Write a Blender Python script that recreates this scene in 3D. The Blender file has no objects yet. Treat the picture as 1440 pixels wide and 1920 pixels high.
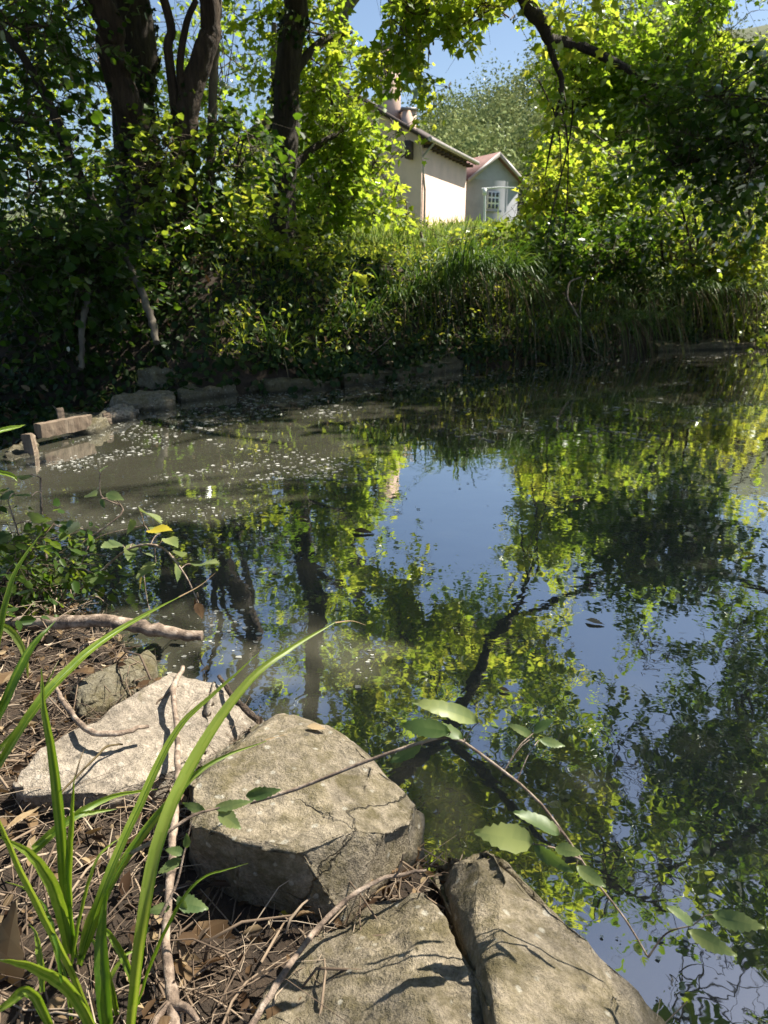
import bpy, bmesh, math, random
import numpy as np
from mathutils import Vector, noise as mnoise
from mathutils.bvhtree import BVHTree

random.seed(7)
R = np.random.default_rng(11)
sc = bpy.context.scene
COL = sc.collection
PI = math.pi

# ------------------------------------------------------------------ camera
F_PX, PITCH = 1330.0, math.atan(450 / 1330)
CP, SP = math.cos(PITCH), math.sin(PITCH)
cam = bpy.data.cameras.new('camera')
cam.sensor_fit = 'VERTICAL'
cam.sensor_height = 36.0
cam.sensor_width = 27.0
cam.lens = 36.0 * F_PX / 1920
cam.dof.use_dof = True
cam.dof.focus_distance = 1.35
cam.dof.aperture_fstop = 11.0
cam.clip_start = 0.02
cam.clip_end = 2000
camo = bpy.data.objects.new('camera', cam)
camo.location = (0, 0, 1.0)
camo.rotation_euler = (PI / 2 - PITCH, 0, 0)
COL.objects.link(camo)
sc.camera = camo

# ------------------------------------------------------------------ sky and sun
SUN_EL, SUN_AZ = math.radians(54), math.radians(63)      # azimuth clockwise from +Y (view direction)
SUN = np.array([math.cos(SUN_EL) * math.sin(SUN_AZ), math.cos(SUN_EL) * math.cos(SUN_AZ), math.sin(SUN_EL)])
world = bpy.data.worlds.new('World')
sc.world = world
world.use_nodes = True
wn = world.node_tree
wn.nodes.clear()
sky = wn.nodes.new('ShaderNodeTexSky')
sky.sky_type = 'NISHITA'
sky.sun_disc = False
sky.sun_elevation = SUN_EL
sky.sun_rotation = SUN_AZ
sky.air_density = 1.0
sky.dust_density = 0.8
sky.ozone_density = 1.3
bg = wn.nodes.new('ShaderNodeBackground')
bg.inputs['Strength'].default_value = 0.062
wo = wn.nodes.new('ShaderNodeOutputWorld')
wn.links.new(sky.outputs[0], bg.inputs[0])
wn.links.new(bg.outputs[0], wo.inputs[0])
sun = bpy.data.lights.new('sun', 'SUN')
sun.energy = 5.0
sun.angle = math.radians(0.53)
sun.color = (1.0, 0.93, 0.80)
suno = bpy.data.objects.new('sun', sun)
suno.rotation_euler = Vector(-SUN).to_track_quat('-Z', 'Y').to_euler()
suno.location = (10, 6, 20)
COL.objects.link(suno)

sc.view_settings.view_transform = 'Standard'
sc.view_settings.look = 'None'
sc.view_settings.exposure = 1.3
sc.view_settings.gamma = 1.0
sc.view_settings.use_curve_mapping = False
sc.render.engine = 'CYCLES'
cy = sc.cycles
cy.use_denoising = True
cy.max_bounces = 7
cy.diffuse_bounces = 4
cy.glossy_bounces = 3
cy.transmission_bounces = 4
cy.transparent_max_bounces = 4
cy.caustics_reflective = False
cy.caustics_refractive = False
cy.sample_clamp_indirect = 5.0
cy.use_adaptive_sampling = True
cy.adaptive_threshold = 0.02


# ------------------------------------------------------------------ geometry of the place: sight lines to metres
def ray(px, py):
    a = (px - 720) / F_PX
    b = (960 - py) / F_PX
    return np.array([a, CP + b * SP, -SP + b * CP])


def G(px, py, z=0.0):                    # a point at height z
    r = ray(px, py)
    return np.array([0, 0, 1.0]) + r * ((z - 1.0) / r[2])


def A(px, py, Y):                        # a point at distance Y in front
    r = ray(px, py)
    return np.array([0, 0, 1.0]) + r * (Y / r[1])


def proj(P, cz=1.0, flip=False):
    x, y, z = P[:, 0], P[:, 1], P[:, 2]
    z = (-z if flip else z) - 1.0
    d = np.maximum(y * CP - z * SP, 1e-3)
    u = y * SP + z * CP
    return 720 + F_PX * x / d, 960 - F_PX * u / d


# ------------------------------------------------------------------ small helpers
def mesh_np(name, verts, polys_flat, loop_tot, mat=None, tint=None, smooth=False):
    me = bpy.data.meshes.new(name)
    verts = np.ascontiguousarray(verts, dtype=np.float32)
    polys_flat = np.ascontiguousarray(polys_flat, dtype=np.int32)
    loop_tot = np.ascontiguousarray(loop_tot, dtype=np.int32)
    me.vertices.add(len(verts))
    me.vertices.foreach_set('co', verts.ravel())
    me.loops.add(len(polys_flat))
    me.loops.foreach_set('vertex_index', polys_flat)
    me.polygons.add(len(loop_tot))
    st = np.zeros(len(loop_tot), dtype=np.int32)
    st[1:] = np.cumsum(loop_tot)[:-1]
    me.polygons.foreach_set('loop_start', st)
    if smooth:
        me.polygons.foreach_set('use_smooth', np.ones(len(loop_tot), dtype=bool))
    if tint is not None:
        at = me.attributes.new('tint', 'FLOAT', 'FACE')
        at.data.foreach_set('value', np.ascontiguousarray(tint, dtype=np.float32))
    me.update(calc_edges=True)
    me.validate()
    if mat:
        me.materials.append(mat)
    return me


class Geo:
    """collects vertices and faces, then makes one mesh"""
    def __init__(s):
        s.v, s.f, s.n, s.t, s.c = [], [], [], [], 0

    def add(s, verts, faces, k, tint=None):
        """faces (M,k) int"""
        if len(verts) == 0:
            return
        s.v.append(np.asarray(verts, dtype=np.float32))
        f = np.asarray(faces, dtype=np.int64) + s.c
        s.f.append(f.ravel())
        s.n.append(np.full(len(f), k, dtype=np.int32))
        if tint is None:
            tint = 0.5
        s.t.append(np.broadcast_to(np.asarray(tint, dtype=np.float32), (len(f),)))
        s.c += len(verts)

    def obj(s, name, mat, parent=None, smooth=False):
        if not s.v:
            return None
        me = mesh_np(name, np.concatenate(s.v), np.concatenate(s.f), np.concatenate(s.n), mat,
                     np.concatenate(s.t), smooth)
        return link(name, me, parent)


def link(name, data, parent=None):
    o = bpy.data.objects.new(name, data)
    COL.objects.link(o)
    if parent is not None:
        o.parent = parent
        o.matrix_parent_inverse = parent.matrix_basis.inverted()
    return o


def tag(o, label=None, cat=None, group=None, kind=None):
    if label: o['label'] = label
    if cat: o['category'] = cat
    if group: o['group'] = group
    if kind: o['kind'] = kind
    return o


def thing(name, loc, label, cat, group=None):
    o = bpy.data.objects.new(name, None)
    o.empty_display_size = 0.1
    o.location = tuple(float(c) for c in loc)
    COL.objects.link(o)
    return tag(o, label, cat, group)


def unit(v):
    return v / np.maximum(np.linalg.norm(v, axis=-1, keepdims=True), 1e-9)


def smooth_path(pts, n):
    """Catmull-Rom through pts, n samples; pts (k,d)"""
    p = np.asarray(pts, dtype=float)
    p = np.vstack([2 * p[0] - p[1], p, 2 * p[-1] - p[-2]])
    k = len(p) - 3
    t = np.linspace(0, k - 1e-6, n)
    i = t.astype(int)
    u = (t - i)[:, None]
    a, b, c, d = p[i], p[i + 1], p[i + 2], p[i + 3]
    return 0.5 * (2 * b + (c - a) * u + (2 * a - 5 * b + 4 * c - d) * u ** 2 + (3 * b - a - 3 * c + d) * u ** 3)


def tubes(geo, paths, radii, sides=5, tint=None, cap=True, rough=0.0):
    """paths (N,K,3), radii (N,K)"""
    P = np.asarray(paths, dtype=float)
    if P.ndim == 2:
        P = P[None]
    N, K, _ = P.shape
    r = np.broadcast_to(np.asarray(radii, dtype=float), (N, K))
    T = unit(np.gradient(P, axis=1))
    ov = unit(P[:, -1] - P[:, 0])
    ref = np.where(np.abs(ov[:, 2:3]) > 0.8, np.array([[1.0, 0.2, 0]]), np.array([[0, 0, 1.0]]))
    U = unit(np.cross(T, ref[:, None, :]))
    V = np.cross(T, U)
    a = np.arange(sides) * 2 * PI / sides
    ring = U[:, :, None, :] * np.cos(a)[None, None, :, None] + V[:, :, None, :] * np.sin(a)[None, None, :, None]
    rr = r[:, :, None, None]
    if rough:
        rr = rr * (1 + rough * R.uniform(-1, 1, (N, K, sides, 1)))
    verts = (P[:, :, None, :] + ring * rr).reshape(-1, 3)
    base = (np.arange(N) * K * sides)[:, None, None]
    kk = (np.arange(K - 1) * sides)[None, :, None]
    s0 = np.arange(sides)[None, None, :]
    s1 = (s0 + 1) % sides
    q = np.stack([base + kk + s0, base + kk + s1, base + kk + sides + s1, base + kk + sides + s0], -1).reshape(-1, 4)
    tt = None
    if tint is not None:
        tt = np.repeat(np.broadcast_to(np.asarray(tint, dtype=float), (N,)), (K - 1) * sides)
    geo.add(verts, q, 4, tt)
    if cap and sides >= 5:
        for n in range(min(N, 400)):
            for kk2, rev in ((0, True), (K - 1, False)):
                idx = np.arange(sides)
                vv = verts[n * K * sides + kk2 * sides: n * K * sides + (kk2 + 1) * sides]
                geo.add(vv, [idx[::-1] if rev else idx], sides, None if tint is None else float(np.ravel(tt)[0]))


_W = [(unit(R.normal(size=3)) * f, R.uniform(0, 6.28), 1 / f ** 0.5) for f in (0.7, 1.1, 1.7, 2.3, 3.1, 4.3) for _ in range(3)]


def wob(P, s=1.0):
    """cheap smooth noise about -1..1"""
    out = np.zeros(P.shape[:-1])
    for k, ph, am in _W:
        out += am * np.sin(P @ (k * s * 2.2) + ph)
    return out / 3.2


# leaf shapes: unit length along +Y, normal +Z
def _tmpl(kind):
    if kind == 'maple':
        half = [(0.0, 0.0), (0.30, -0.10), (0.27, 0.14), (0.58, 0.36), (0.27, 0.46), (0.26, 0.70), (0.0, 1.0)]
        out = half + [(-x, y) for x, y in half[-2:0:-1]]
        v = [(x, y, 0.16 * abs(x) - 0.10 * y * y) for x, y in out] + [(0, 0.32, -0.01)]
        n = len(out)
        f = [(n, i, (i + 1) % n) for i in range(n)]
        return np.array(v), np.array(f), 3
    if kind == 'lobed':
        half = [(0.0, 0.0), (0.34, 0.02), (0.30, 0.24), (0.46, 0.50), (0.16, 0.62), (0.0, 1.0)]
        out = half + [(-x, y) for x, y in half[-2:0:-1]]
        v = [(x, y, 0.2 * abs(x) - 0.12 * y * y) for x, y in out] + [(0, 0.34, -0.01)]
        n = len(out)
        f = [(n, i, (i + 1) % n) for i in range(n)]
        return np.array(v), np.array(f), 3
    if kind == 'oval':
        v = [(0, 0, 0), (0.26, 0.26, 0.07), (0.25, 0.66, 0.02), (0, 1, -0.13), (-0.25, 0.66, 0.02), (-0.26, 0.26, 0.07)]
        return np.array(v, float), np.array([(0, 1, 2, 3), (0, 3, 4, 5)]), 4
    if kind == 'round':
        v = [(0, 0, 0), (0.36, 0.22, 0.06), (0.38, 0.64, 0.03), (0, 1, -0.10), (-0.38, 0.64, 0.03), (-0.36, 0.22, 0.06)]
        return np.array(v, float), np.array([(0, 1, 2, 3), (0, 3, 4, 5)]), 4
    if kind == 'willow':
        v = [(0, 0, 0), (0.12, 0.3, 0.03), (0.10, 0.7, -0.02), (0, 1, -0.14), (-0.10, 0.7, -0.02), (-0.12, 0.3, 0.03)]
        return np.array(v, float), np.array([(0, 1, 2, 3), (0, 3, 4, 5)]), 4
    v = [(0, 0, 0), (0.34, 0.45, 0.06), (0, 1, -0.06), (-0.34, 0.45, 0.06)]
    return np.array(v, float), np.array([(0, 1, 2, 3)]), 4


def add_leaves(geo, pos, d, nrm, size, kind, tint=None):
    n = len(pos)
    if n == 0:
        return
    tv, tf, k = _tmpl(kind)
    Y = unit(d)
    X = unit(np.cross(Y, nrm))
    Z = np.cross(X, Y)
    s = np.broadcast_to(size, (n,))[:, None, None]
    wx = R.uniform(0.8, 1.15, n)[:, None, None]
    curl = R.uniform(0.3, 1.9, n)[:, None, None]
    v = pos[:, None, :] + s * (tv[None, :, 0:1] * wx * X[:, None] + tv[None, :, 1:2] * Y[:, None] + tv[None, :, 2:3] * curl * Z[:, None])
    f = (tf[None] + (np.arange(n) * len(tv))[:, None, None]).reshape(-1, k)
    if tint is None:
        tint = R.uniform(0, 1, n)
    geo.add(v.reshape(-1, 3), f, k, np.repeat(tint, len(tf)))


# gaps in the leaf canopy: shafts along the sun, clear sight lines
SHAFTS = []      # (point, radius, keep probability)
WINDOWS = []     # (px, py, rx, ry, flip, ymax, keep)


def carve(P):
    keep = np.ones(len(P), bool)
    for p, r, kp in SHAFTS:
        d = P - p
        t = d @ SUN
        q = np.linalg.norm(d - t[:, None] * SUN, axis=1)
        q = q + 0.10 * r * wob(P, 2.0)
        hit = (q < r) & (t > 0.7)
        keep &= ~(hit & (R.uniform(size=len(P)) > kp))
    for px, py, rx, ry, flip, ymax, kp in WINDOWS:
        u, v = proj(P, flip=flip)
        m = ((u - px) / rx) ** 2 + ((v - py) / ry) ** 2 + 0.22 * wob(P, 1.6)
        hit = (m < 1) & (P[:, 1] < ymax) & (P[:, 1] > 0.5)
        keep &= ~(hit & (R.uniform(size=len(P)) > kp))
    return keep


def foliage(blobs, leaf='maple', size=0.1, spc=6, lps=9, slen=0.5, droop=0.15, sigma=0.3, flat=0.55,
            trim=True, shell=0.55, tint_shift=0.0, hubs=None, twig_r=0.004, dens=1.0):
    """sprays of leaves round cluster points inside ellipsoids; returns (leaf Geo, twig Geo)"""
    lg, tg = Geo(), Geo()
    for bi, (c, r, ncl) in enumerate(blobs):
        c = np.asarray(c, float)
        r = np.asarray(r, float)
        ncl = int(round(ncl * dens))
        dirs = unit(R.normal(size=(ncl, 3)))
        rad = (shell + (1 - shell) * R.uniform(size=ncl)) ** 1.0 * (1 + 0.22 * wob(dirs * 1.3 + bi * 3.1 + c, 0.8))
        cl = c + dirs * rad[:, None] * r
        hub = c if hubs is None else np.asarray(hubs[bi], float)
        # branchlets hub -> cluster
        if trim:
            ok = carve(cl)
            cl, dirs = cl[ok], dirs[ok]
        m = len(cl)
        if m == 0:
            continue
        start = hub + UP * (r[2] * 0.55 * R.uniform(-1, 0.8, m))[:, None] + R.normal(size=(m, 3)) * 0.03
        start = np.where(np.array([[True]]) if hubs is None else np.array([[False]]), start, hub + R.normal(size=(m, 3)) * 0.02)
        mid = start + (cl - start) * 0.5 + R.normal(size=(m, 3)) * 0.09 * np.linalg.norm(cl - hub, axis=1, keepdims=True)
        q3 = hub + (cl - hub) * 0.8 + R.normal(size=(m, 3)) * 0.05
        tubes(tg, np.stack([start, mid, q3, cl], 1), np.array([[2.6, 2.0, 1.4, 0.9]]) * twig_r, 4,
              R.uniform(0, 1, m))
        # sprays
        ns = m * spc
        ci = np.repeat(np.arange(m), spc)
        o = cl[ci] + R.normal(size=(ns, 3)) * sigma * 0.5
        d = unit(dirs[ci] * 0.55 + R.normal(size=(ns, 3)) * 0.7 + np.array([0, 0, -droop * 1.5]))
        L = slen * R.uniform(0.5, 1.25, ns)[:, None]
        e = o + d * L + np.array([0, 0, -droop]) * L
        if trim:
            kp_ = carve(o + d * L * 0.5) & carve(e)
            ci, o, d, L, e = ci[kp_], o[kp_], d[kp_], L[kp_], e[kp_]
            ns = len(o)
            if ns == 0:
                continue
        s2 = o + d * L * 0.55
        tubes(tg, np.stack([cl[ci], (cl[ci] + o) * 0.5 + R.normal(size=(ns, 3)) * 0.01, s2, e], 1),
              np.array([[1.0, 0.8, 0.55, 0.3]]) * twig_r, 3, R.uniform(0, 1, ns))
        nl = ns * lps
        si = np.repeat(np.arange(ns), lps)
        t = np.tile(np.linspace(0.12, 1.0, lps), ns)[:, None] + R.normal(size=(nl, 1)) * 0.04
        pos = o[si] * (1 - t) + e[si] * t + R.normal(size=(nl, 3)) * 0.018
        side = np.where(np.tile(np.arange(lps) % 2, ns) == 0, 1.0, -1.0)[:, None]
        lat = unit(np.cross(d[si], np.array([0, 0, 1.0])))
        ld = unit(d[si] * 0.55 + lat * side * 0.8 + R.normal(size=(nl, 3)) * 0.38 + np.array([0, 0, -droop * 1.6]))
        pos = pos + ld * size * 0.35
        nr = unit(np.array([0, 0, 1.0]) * flat + R.normal(size=(nl, 3)) * 0.42 + SUN * 0.15)
        sz = size * R.uniform(0.55, 1.2, nl) * (1.0 - 0.25 * (t[:, 0] > 0.85))
        tint = np.clip(R.normal(0.5, 0.16, nl) + 0.22 * wob(pos, 0.45) + tint_shift, 0, 1)
        if trim:
            ok = carve(pos)
            pos, ld, nr, sz, tint = pos[ok], ld[ok], nr[ok], sz[ok], tint[ok]
        add_leaves(lg, pos, ld, nr, sz, leaf, tint)
    return lg, tg


# ------------------------------------------------------------------ materials
def mat_new(name):
    m = bpy.data.materials.new(name)
    m.use_nodes = True
    nt = m.node_tree
    nt.nodes.clear()
    return m, nt, nt.nodes.new, nt.links.new


def ramp(nt, fac, stops, interp='LINEAR'):
    n = nt.nodes.new('ShaderNodeValToRGB')
    n.color_ramp.interpolation = interp
    e = n.color_ramp.elements
    while len(e) > 1:
        e.remove(e[-1])
    e[0].position = stops[0][0]
    e[0].color = (*stops[0][1], 1)
    for p, c in stops[1:]:
        k = e.new(p)
        k.color = (*c, 1)
    nt.links.new(fac, n.inputs[0])
    return n.outputs[0]


def tex_noise(nt, scale, detail=4, rough=0.6, vec=None, dist=0.0):
    n = nt.nodes.new('ShaderNodeTexNoise')
    n.inputs['Scale'].default_value = scale
    n.inputs['Detail'].default_value = detail
    n.inputs['Roughness'].default_value = rough
    n.inputs['Distortion'].default_value = dist
    if vec is not None:
        nt.links.new(vec, n.inputs['Vector'])
    return n.outputs['Fac']


def math_n(nt, op, a, b=None, clamp=False):
    n = nt.nodes.new('ShaderNodeMath')
    n.operation = op
    n.use_clamp = clamp
    for i, x in enumerate((a, b)):
        if x is None:
            continue
        if isinstance(x, (int, float)):
            n.inputs[i].default_value = x
        else:
            nt.links.new(x, n.inputs[i])
    return n.outputs[0]


def mixc(nt, fac, a, b, mode='MIX'):
    n = nt.nodes.new('ShaderNodeMix')
    n.data_type = 'RGBA'
    n.blend_type = mode
    for sock, x in ((n.inputs[0], fac), (n.inputs[6], a), (n.inputs[7], b)):
        if isinstance(x, (int, float)):
            sock.default_value = x
        elif isinstance(x, tuple):
            sock.default_value = (*x, 1)
        else:
            nt.links.new(x, sock)
    return n.outputs[2]


def coords(nt):
    return nt.nodes.new('ShaderNodeTexCoord').outputs['Object']


def geo_pos(nt):
    return nt.nodes.new('ShaderNodeNewGeometry').outputs['Position']


def leaf_mat(name, cols, trans, tfac=0.5, gloss=0.06, rough=0.42):
    """cols / trans: three colours each, by tint"""
    m, nt, N, L = mat_new(name)
    at = N('ShaderNodeAttribute')
    at.attribute_name = 'tint'
    fac = at.outputs['Fac']
    c = ramp(nt, fac, [(0.1, cols[0]), (0.5, cols[1]), (0.93, cols[2])])
    t = ramp(nt, fac, [(0.1, trans[0]), (0.5, trans[1]), (0.93, trans[2])])
    d = N('ShaderNodeBsdfDiffuse'); L(c, d.inputs[0])
    tr = N('ShaderNodeBsdfTranslucent'); L(t, tr.inputs[0])
    mx = N('ShaderNodeMixShader'); mx.inputs[0].default_value = tfac
    L(d.outputs[0], mx.inputs[1]); L(tr.outputs[0], mx.inputs[2])
    g = N('ShaderNodeBsdfGlossy'); g.inputs['Roughness'].default_value = rough
    g.inputs[0].default_value = (0.9, 0.95, 0.9, 1)
    fr = N('ShaderNodeFresnel'); fr.inputs[0].default_value = 1.4
    f2 = math_n(nt, 'MULTIPLY', fr.outputs[0], gloss / 0.30, True)
    m2 = N('ShaderNodeMixShader')
    L(f2, m2.inputs[0]); L(mx.outputs[0], m2.inputs[1]); L(g.outputs[0], m2.inputs[2])
    o = N('ShaderNodeOutputMaterial'); L(m2.outputs[0], o.inputs[0])
    return m


def solid_mat(name, stops, scale=8, rough=0.85, bump=0.3, bscale=40, stretch=None, detail=6, use_tint=False, dist=0.01):
    m, nt, N, L = mat_new(name)
    v = coords(nt)
    if stretch:
        mp = N('ShaderNodeMapping'); mp.inputs['Scale'].default_value = stretch
        L(v, mp.inputs[0]); v = mp.outputs[0]
    f = tex_noise(nt, scale, detail, 0.62, v)
    if use_tint:
        at = N('ShaderNodeAttribute'); at.attribute_name = 'tint'
        f = math_n(nt, 'ADD', math_n(nt, 'MULTIPLY', f, 0.35), math_n(nt, 'MULTIPLY', at.outputs['Fac'], 0.65))
    c = ramp(nt, f, stops)
    b = N('ShaderNodeBsdfPrincipled')
    L(c, b.inputs['Base Color'])
    b.inputs['Roughness'].default_value = rough
    if bump:
        bp = N('ShaderNodeBump'); bp.inputs['Strength'].default_value = bump
        bp.inputs['Distance'].default_value = dist
        L(tex_noise(nt, bscale, 5, 0.65, v), bp.inputs['Height'])
        L(bp.outputs[0], b.inputs['Normal'])
    o = N('ShaderNodeOutputMaterial'); L(b.outputs[0], o.inputs[0])
    return m


M = {}
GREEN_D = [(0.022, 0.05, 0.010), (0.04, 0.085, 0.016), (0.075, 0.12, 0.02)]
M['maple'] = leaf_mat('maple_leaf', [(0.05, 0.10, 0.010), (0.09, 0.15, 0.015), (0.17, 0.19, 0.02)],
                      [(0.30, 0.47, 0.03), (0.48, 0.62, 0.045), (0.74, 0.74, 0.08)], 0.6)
M['shade'] = leaf_mat('shade_leaf', GREEN_D, [(0.12, 0.24, 0.012), (0.20, 0.34, 0.02), (0.36, 0.44, 0.03)], 0.5, 0.09)  # darker green for leaves under the canopy, shade put into the colour
M['hazel'] = leaf_mat('hazel_leaf', [(0.03, 0.07, 0.012), (0.055, 0.11, 0.018), (0.10, 0.15, 0.025)],
                      [(0.30, 0.42, 0.03), (0.46, 0.57, 0.045), (0.68, 0.66, 0.07)], 0.55, 0.08)
M['ivy'] = leaf_mat('ivy_leaf', [(0.012, 0.03, 0.008), (0.022, 0.05, 0.012), (0.05, 0.07, 0.02)],
                    [(0.03, 0.07, 0.01), (0.05, 0.10, 0.012), (0.10, 0.13, 0.02)], 0.25, 0.10, 0.35)
M['brown_leaf'] = leaf_mat('dry_leaf', [(0.06, 0.036, 0.022), (0.15, 0.095, 0.052), (0.36, 0.27, 0.16)],
                           [(0.08, 0.04, 0.015), (0.14, 0.08, 0.03), (0.25, 0.15, 0.05)], 0.25, 0.03, 0.6)
M['yellow_leaf'] = leaf_mat('yellow_leaf', [(0.30, 0.22, 0.02), (0.42, 0.33, 0.03), (0.5, 0.42, 0.05)],
                            [(0.35, 0.25, 0.02), (0.5, 0.38, 0.03), (0.6, 0.5, 0.05)], 0.4, 0.05)
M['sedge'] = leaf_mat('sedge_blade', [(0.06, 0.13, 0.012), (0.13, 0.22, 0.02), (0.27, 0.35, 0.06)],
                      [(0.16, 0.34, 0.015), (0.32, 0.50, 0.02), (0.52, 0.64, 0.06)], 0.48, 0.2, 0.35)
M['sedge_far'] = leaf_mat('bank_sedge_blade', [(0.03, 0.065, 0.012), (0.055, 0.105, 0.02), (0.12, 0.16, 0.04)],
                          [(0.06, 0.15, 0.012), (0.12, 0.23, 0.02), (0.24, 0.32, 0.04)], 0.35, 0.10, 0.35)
M['dry_grass'] = leaf_mat('dry_grass_blade', [(0.06, 0.045, 0.025), (0.13, 0.10, 0.055), (0.26, 0.21, 0.12)],
                          [(0.06, 0.045, 0.02), (0.12, 0.09, 0.04), (0.2, 0.16, 0.08)], 0.25, 0.04, 0.6)
M['meadow'] = leaf_mat('meadow_blade', [(0.07, 0.12, 0.02), (0.13, 0.19, 0.03), (0.27, 0.28, 0.07)],
                       [(0.16, 0.28, 0.03), (0.28, 0.38, 0.05), (0.45, 0.45, 0.12)], 0.45, 0.05)
M['hill'] = leaf_mat('hillside_leaf', [(0.13, 0.17, 0.07), (0.20, 0.25, 0.095), (0.30, 0.33, 0.13)],  # pale grey green, distance haze put into the leaf colour
                     [(0.18, 0.22, 0.09), (0.26, 0.30, 0.12), (0.36, 0.36, 0.16)], 0.18, 0.02)
M['bramble'] = leaf_mat('bramble_leaf', [(0.07, 0.12, 0.04), (0.15, 0.20, 0.075), (0.28, 0.32, 0.11)],
                        [(0.16, 0.26, 0.04), (0.25, 0.36, 0.06), (0.38, 0.46, 0.08)], 0.4, 0.16, 0.4)
M['bark_dark'] = solid_mat('dark_bark', [(0.3, (0.016, 0.012, 0.009)), (0.55, (0.045, 0.034, 0.025)), (0.75, (0.10, 0.08, 0.06))],
                           16, 0.9, 1.0, 34, (1, 1, 0.14), dist=0.06)
M['bark_brown'] = solid_mat('brown_bark', [(0.3, (0.018, 0.012, 0.008)), (0.52, (0.058, 0.038, 0.025)), (0.75, (0.14, 0.10, 0.068))],
                            16, 0.9, 1.0, 34, (1, 1, 0.16), dist=0.04)
M['bark_grey'] = solid_mat('grey_bark', [(0.3, (0.07, 0.058, 0.045)), (0.55, (0.16, 0.135, 0.10)), (0.75, (0.30, 0.26, 0.20))],
                           10, 0.88, 0.6, 40, (1, 1, 0.25), dist=0.01)
M['twig'] = solid_mat('twig_bark', [(0.2, (0.03, 0.022, 0.014)), (0.6, (0.09, 0.065, 0.04)), (0.9, (0.2, 0.15, 0.10))], 20, 0.85, 0, use_tint=True)
M['stick'] = solid_mat('dry_stick', [(0.3, (0.045, 0.032, 0.024)), (0.47, (0.18, 0.13, 0.095)), (0.56, (0.30, 0.23, 0.175)), (0.72, (0.46, 0.38, 0.31))],
                       45, 0.85, 0.9, 180, (1, 1, 1), dist=0.003)
M['litter'] = solid_mat('litter_twig', [(0.15, (0.05, 0.032, 0.02)), (0.5, (0.19, 0.135, 0.09)), (0.9, (0.46, 0.37, 0.27))], 60, 0.85, 0, use_tint=True)
M['wood'] = solid_mat('weathered_wood', [(0.25, (0.10, 0.065, 0.045)), (0.55, (0.20, 0.15, 0.105)), (0.8, (0.36, 0.29, 0.22))],
                      30, 0.85, 0.9, 80, (1, 1, 0.15), dist=0.006)


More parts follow.
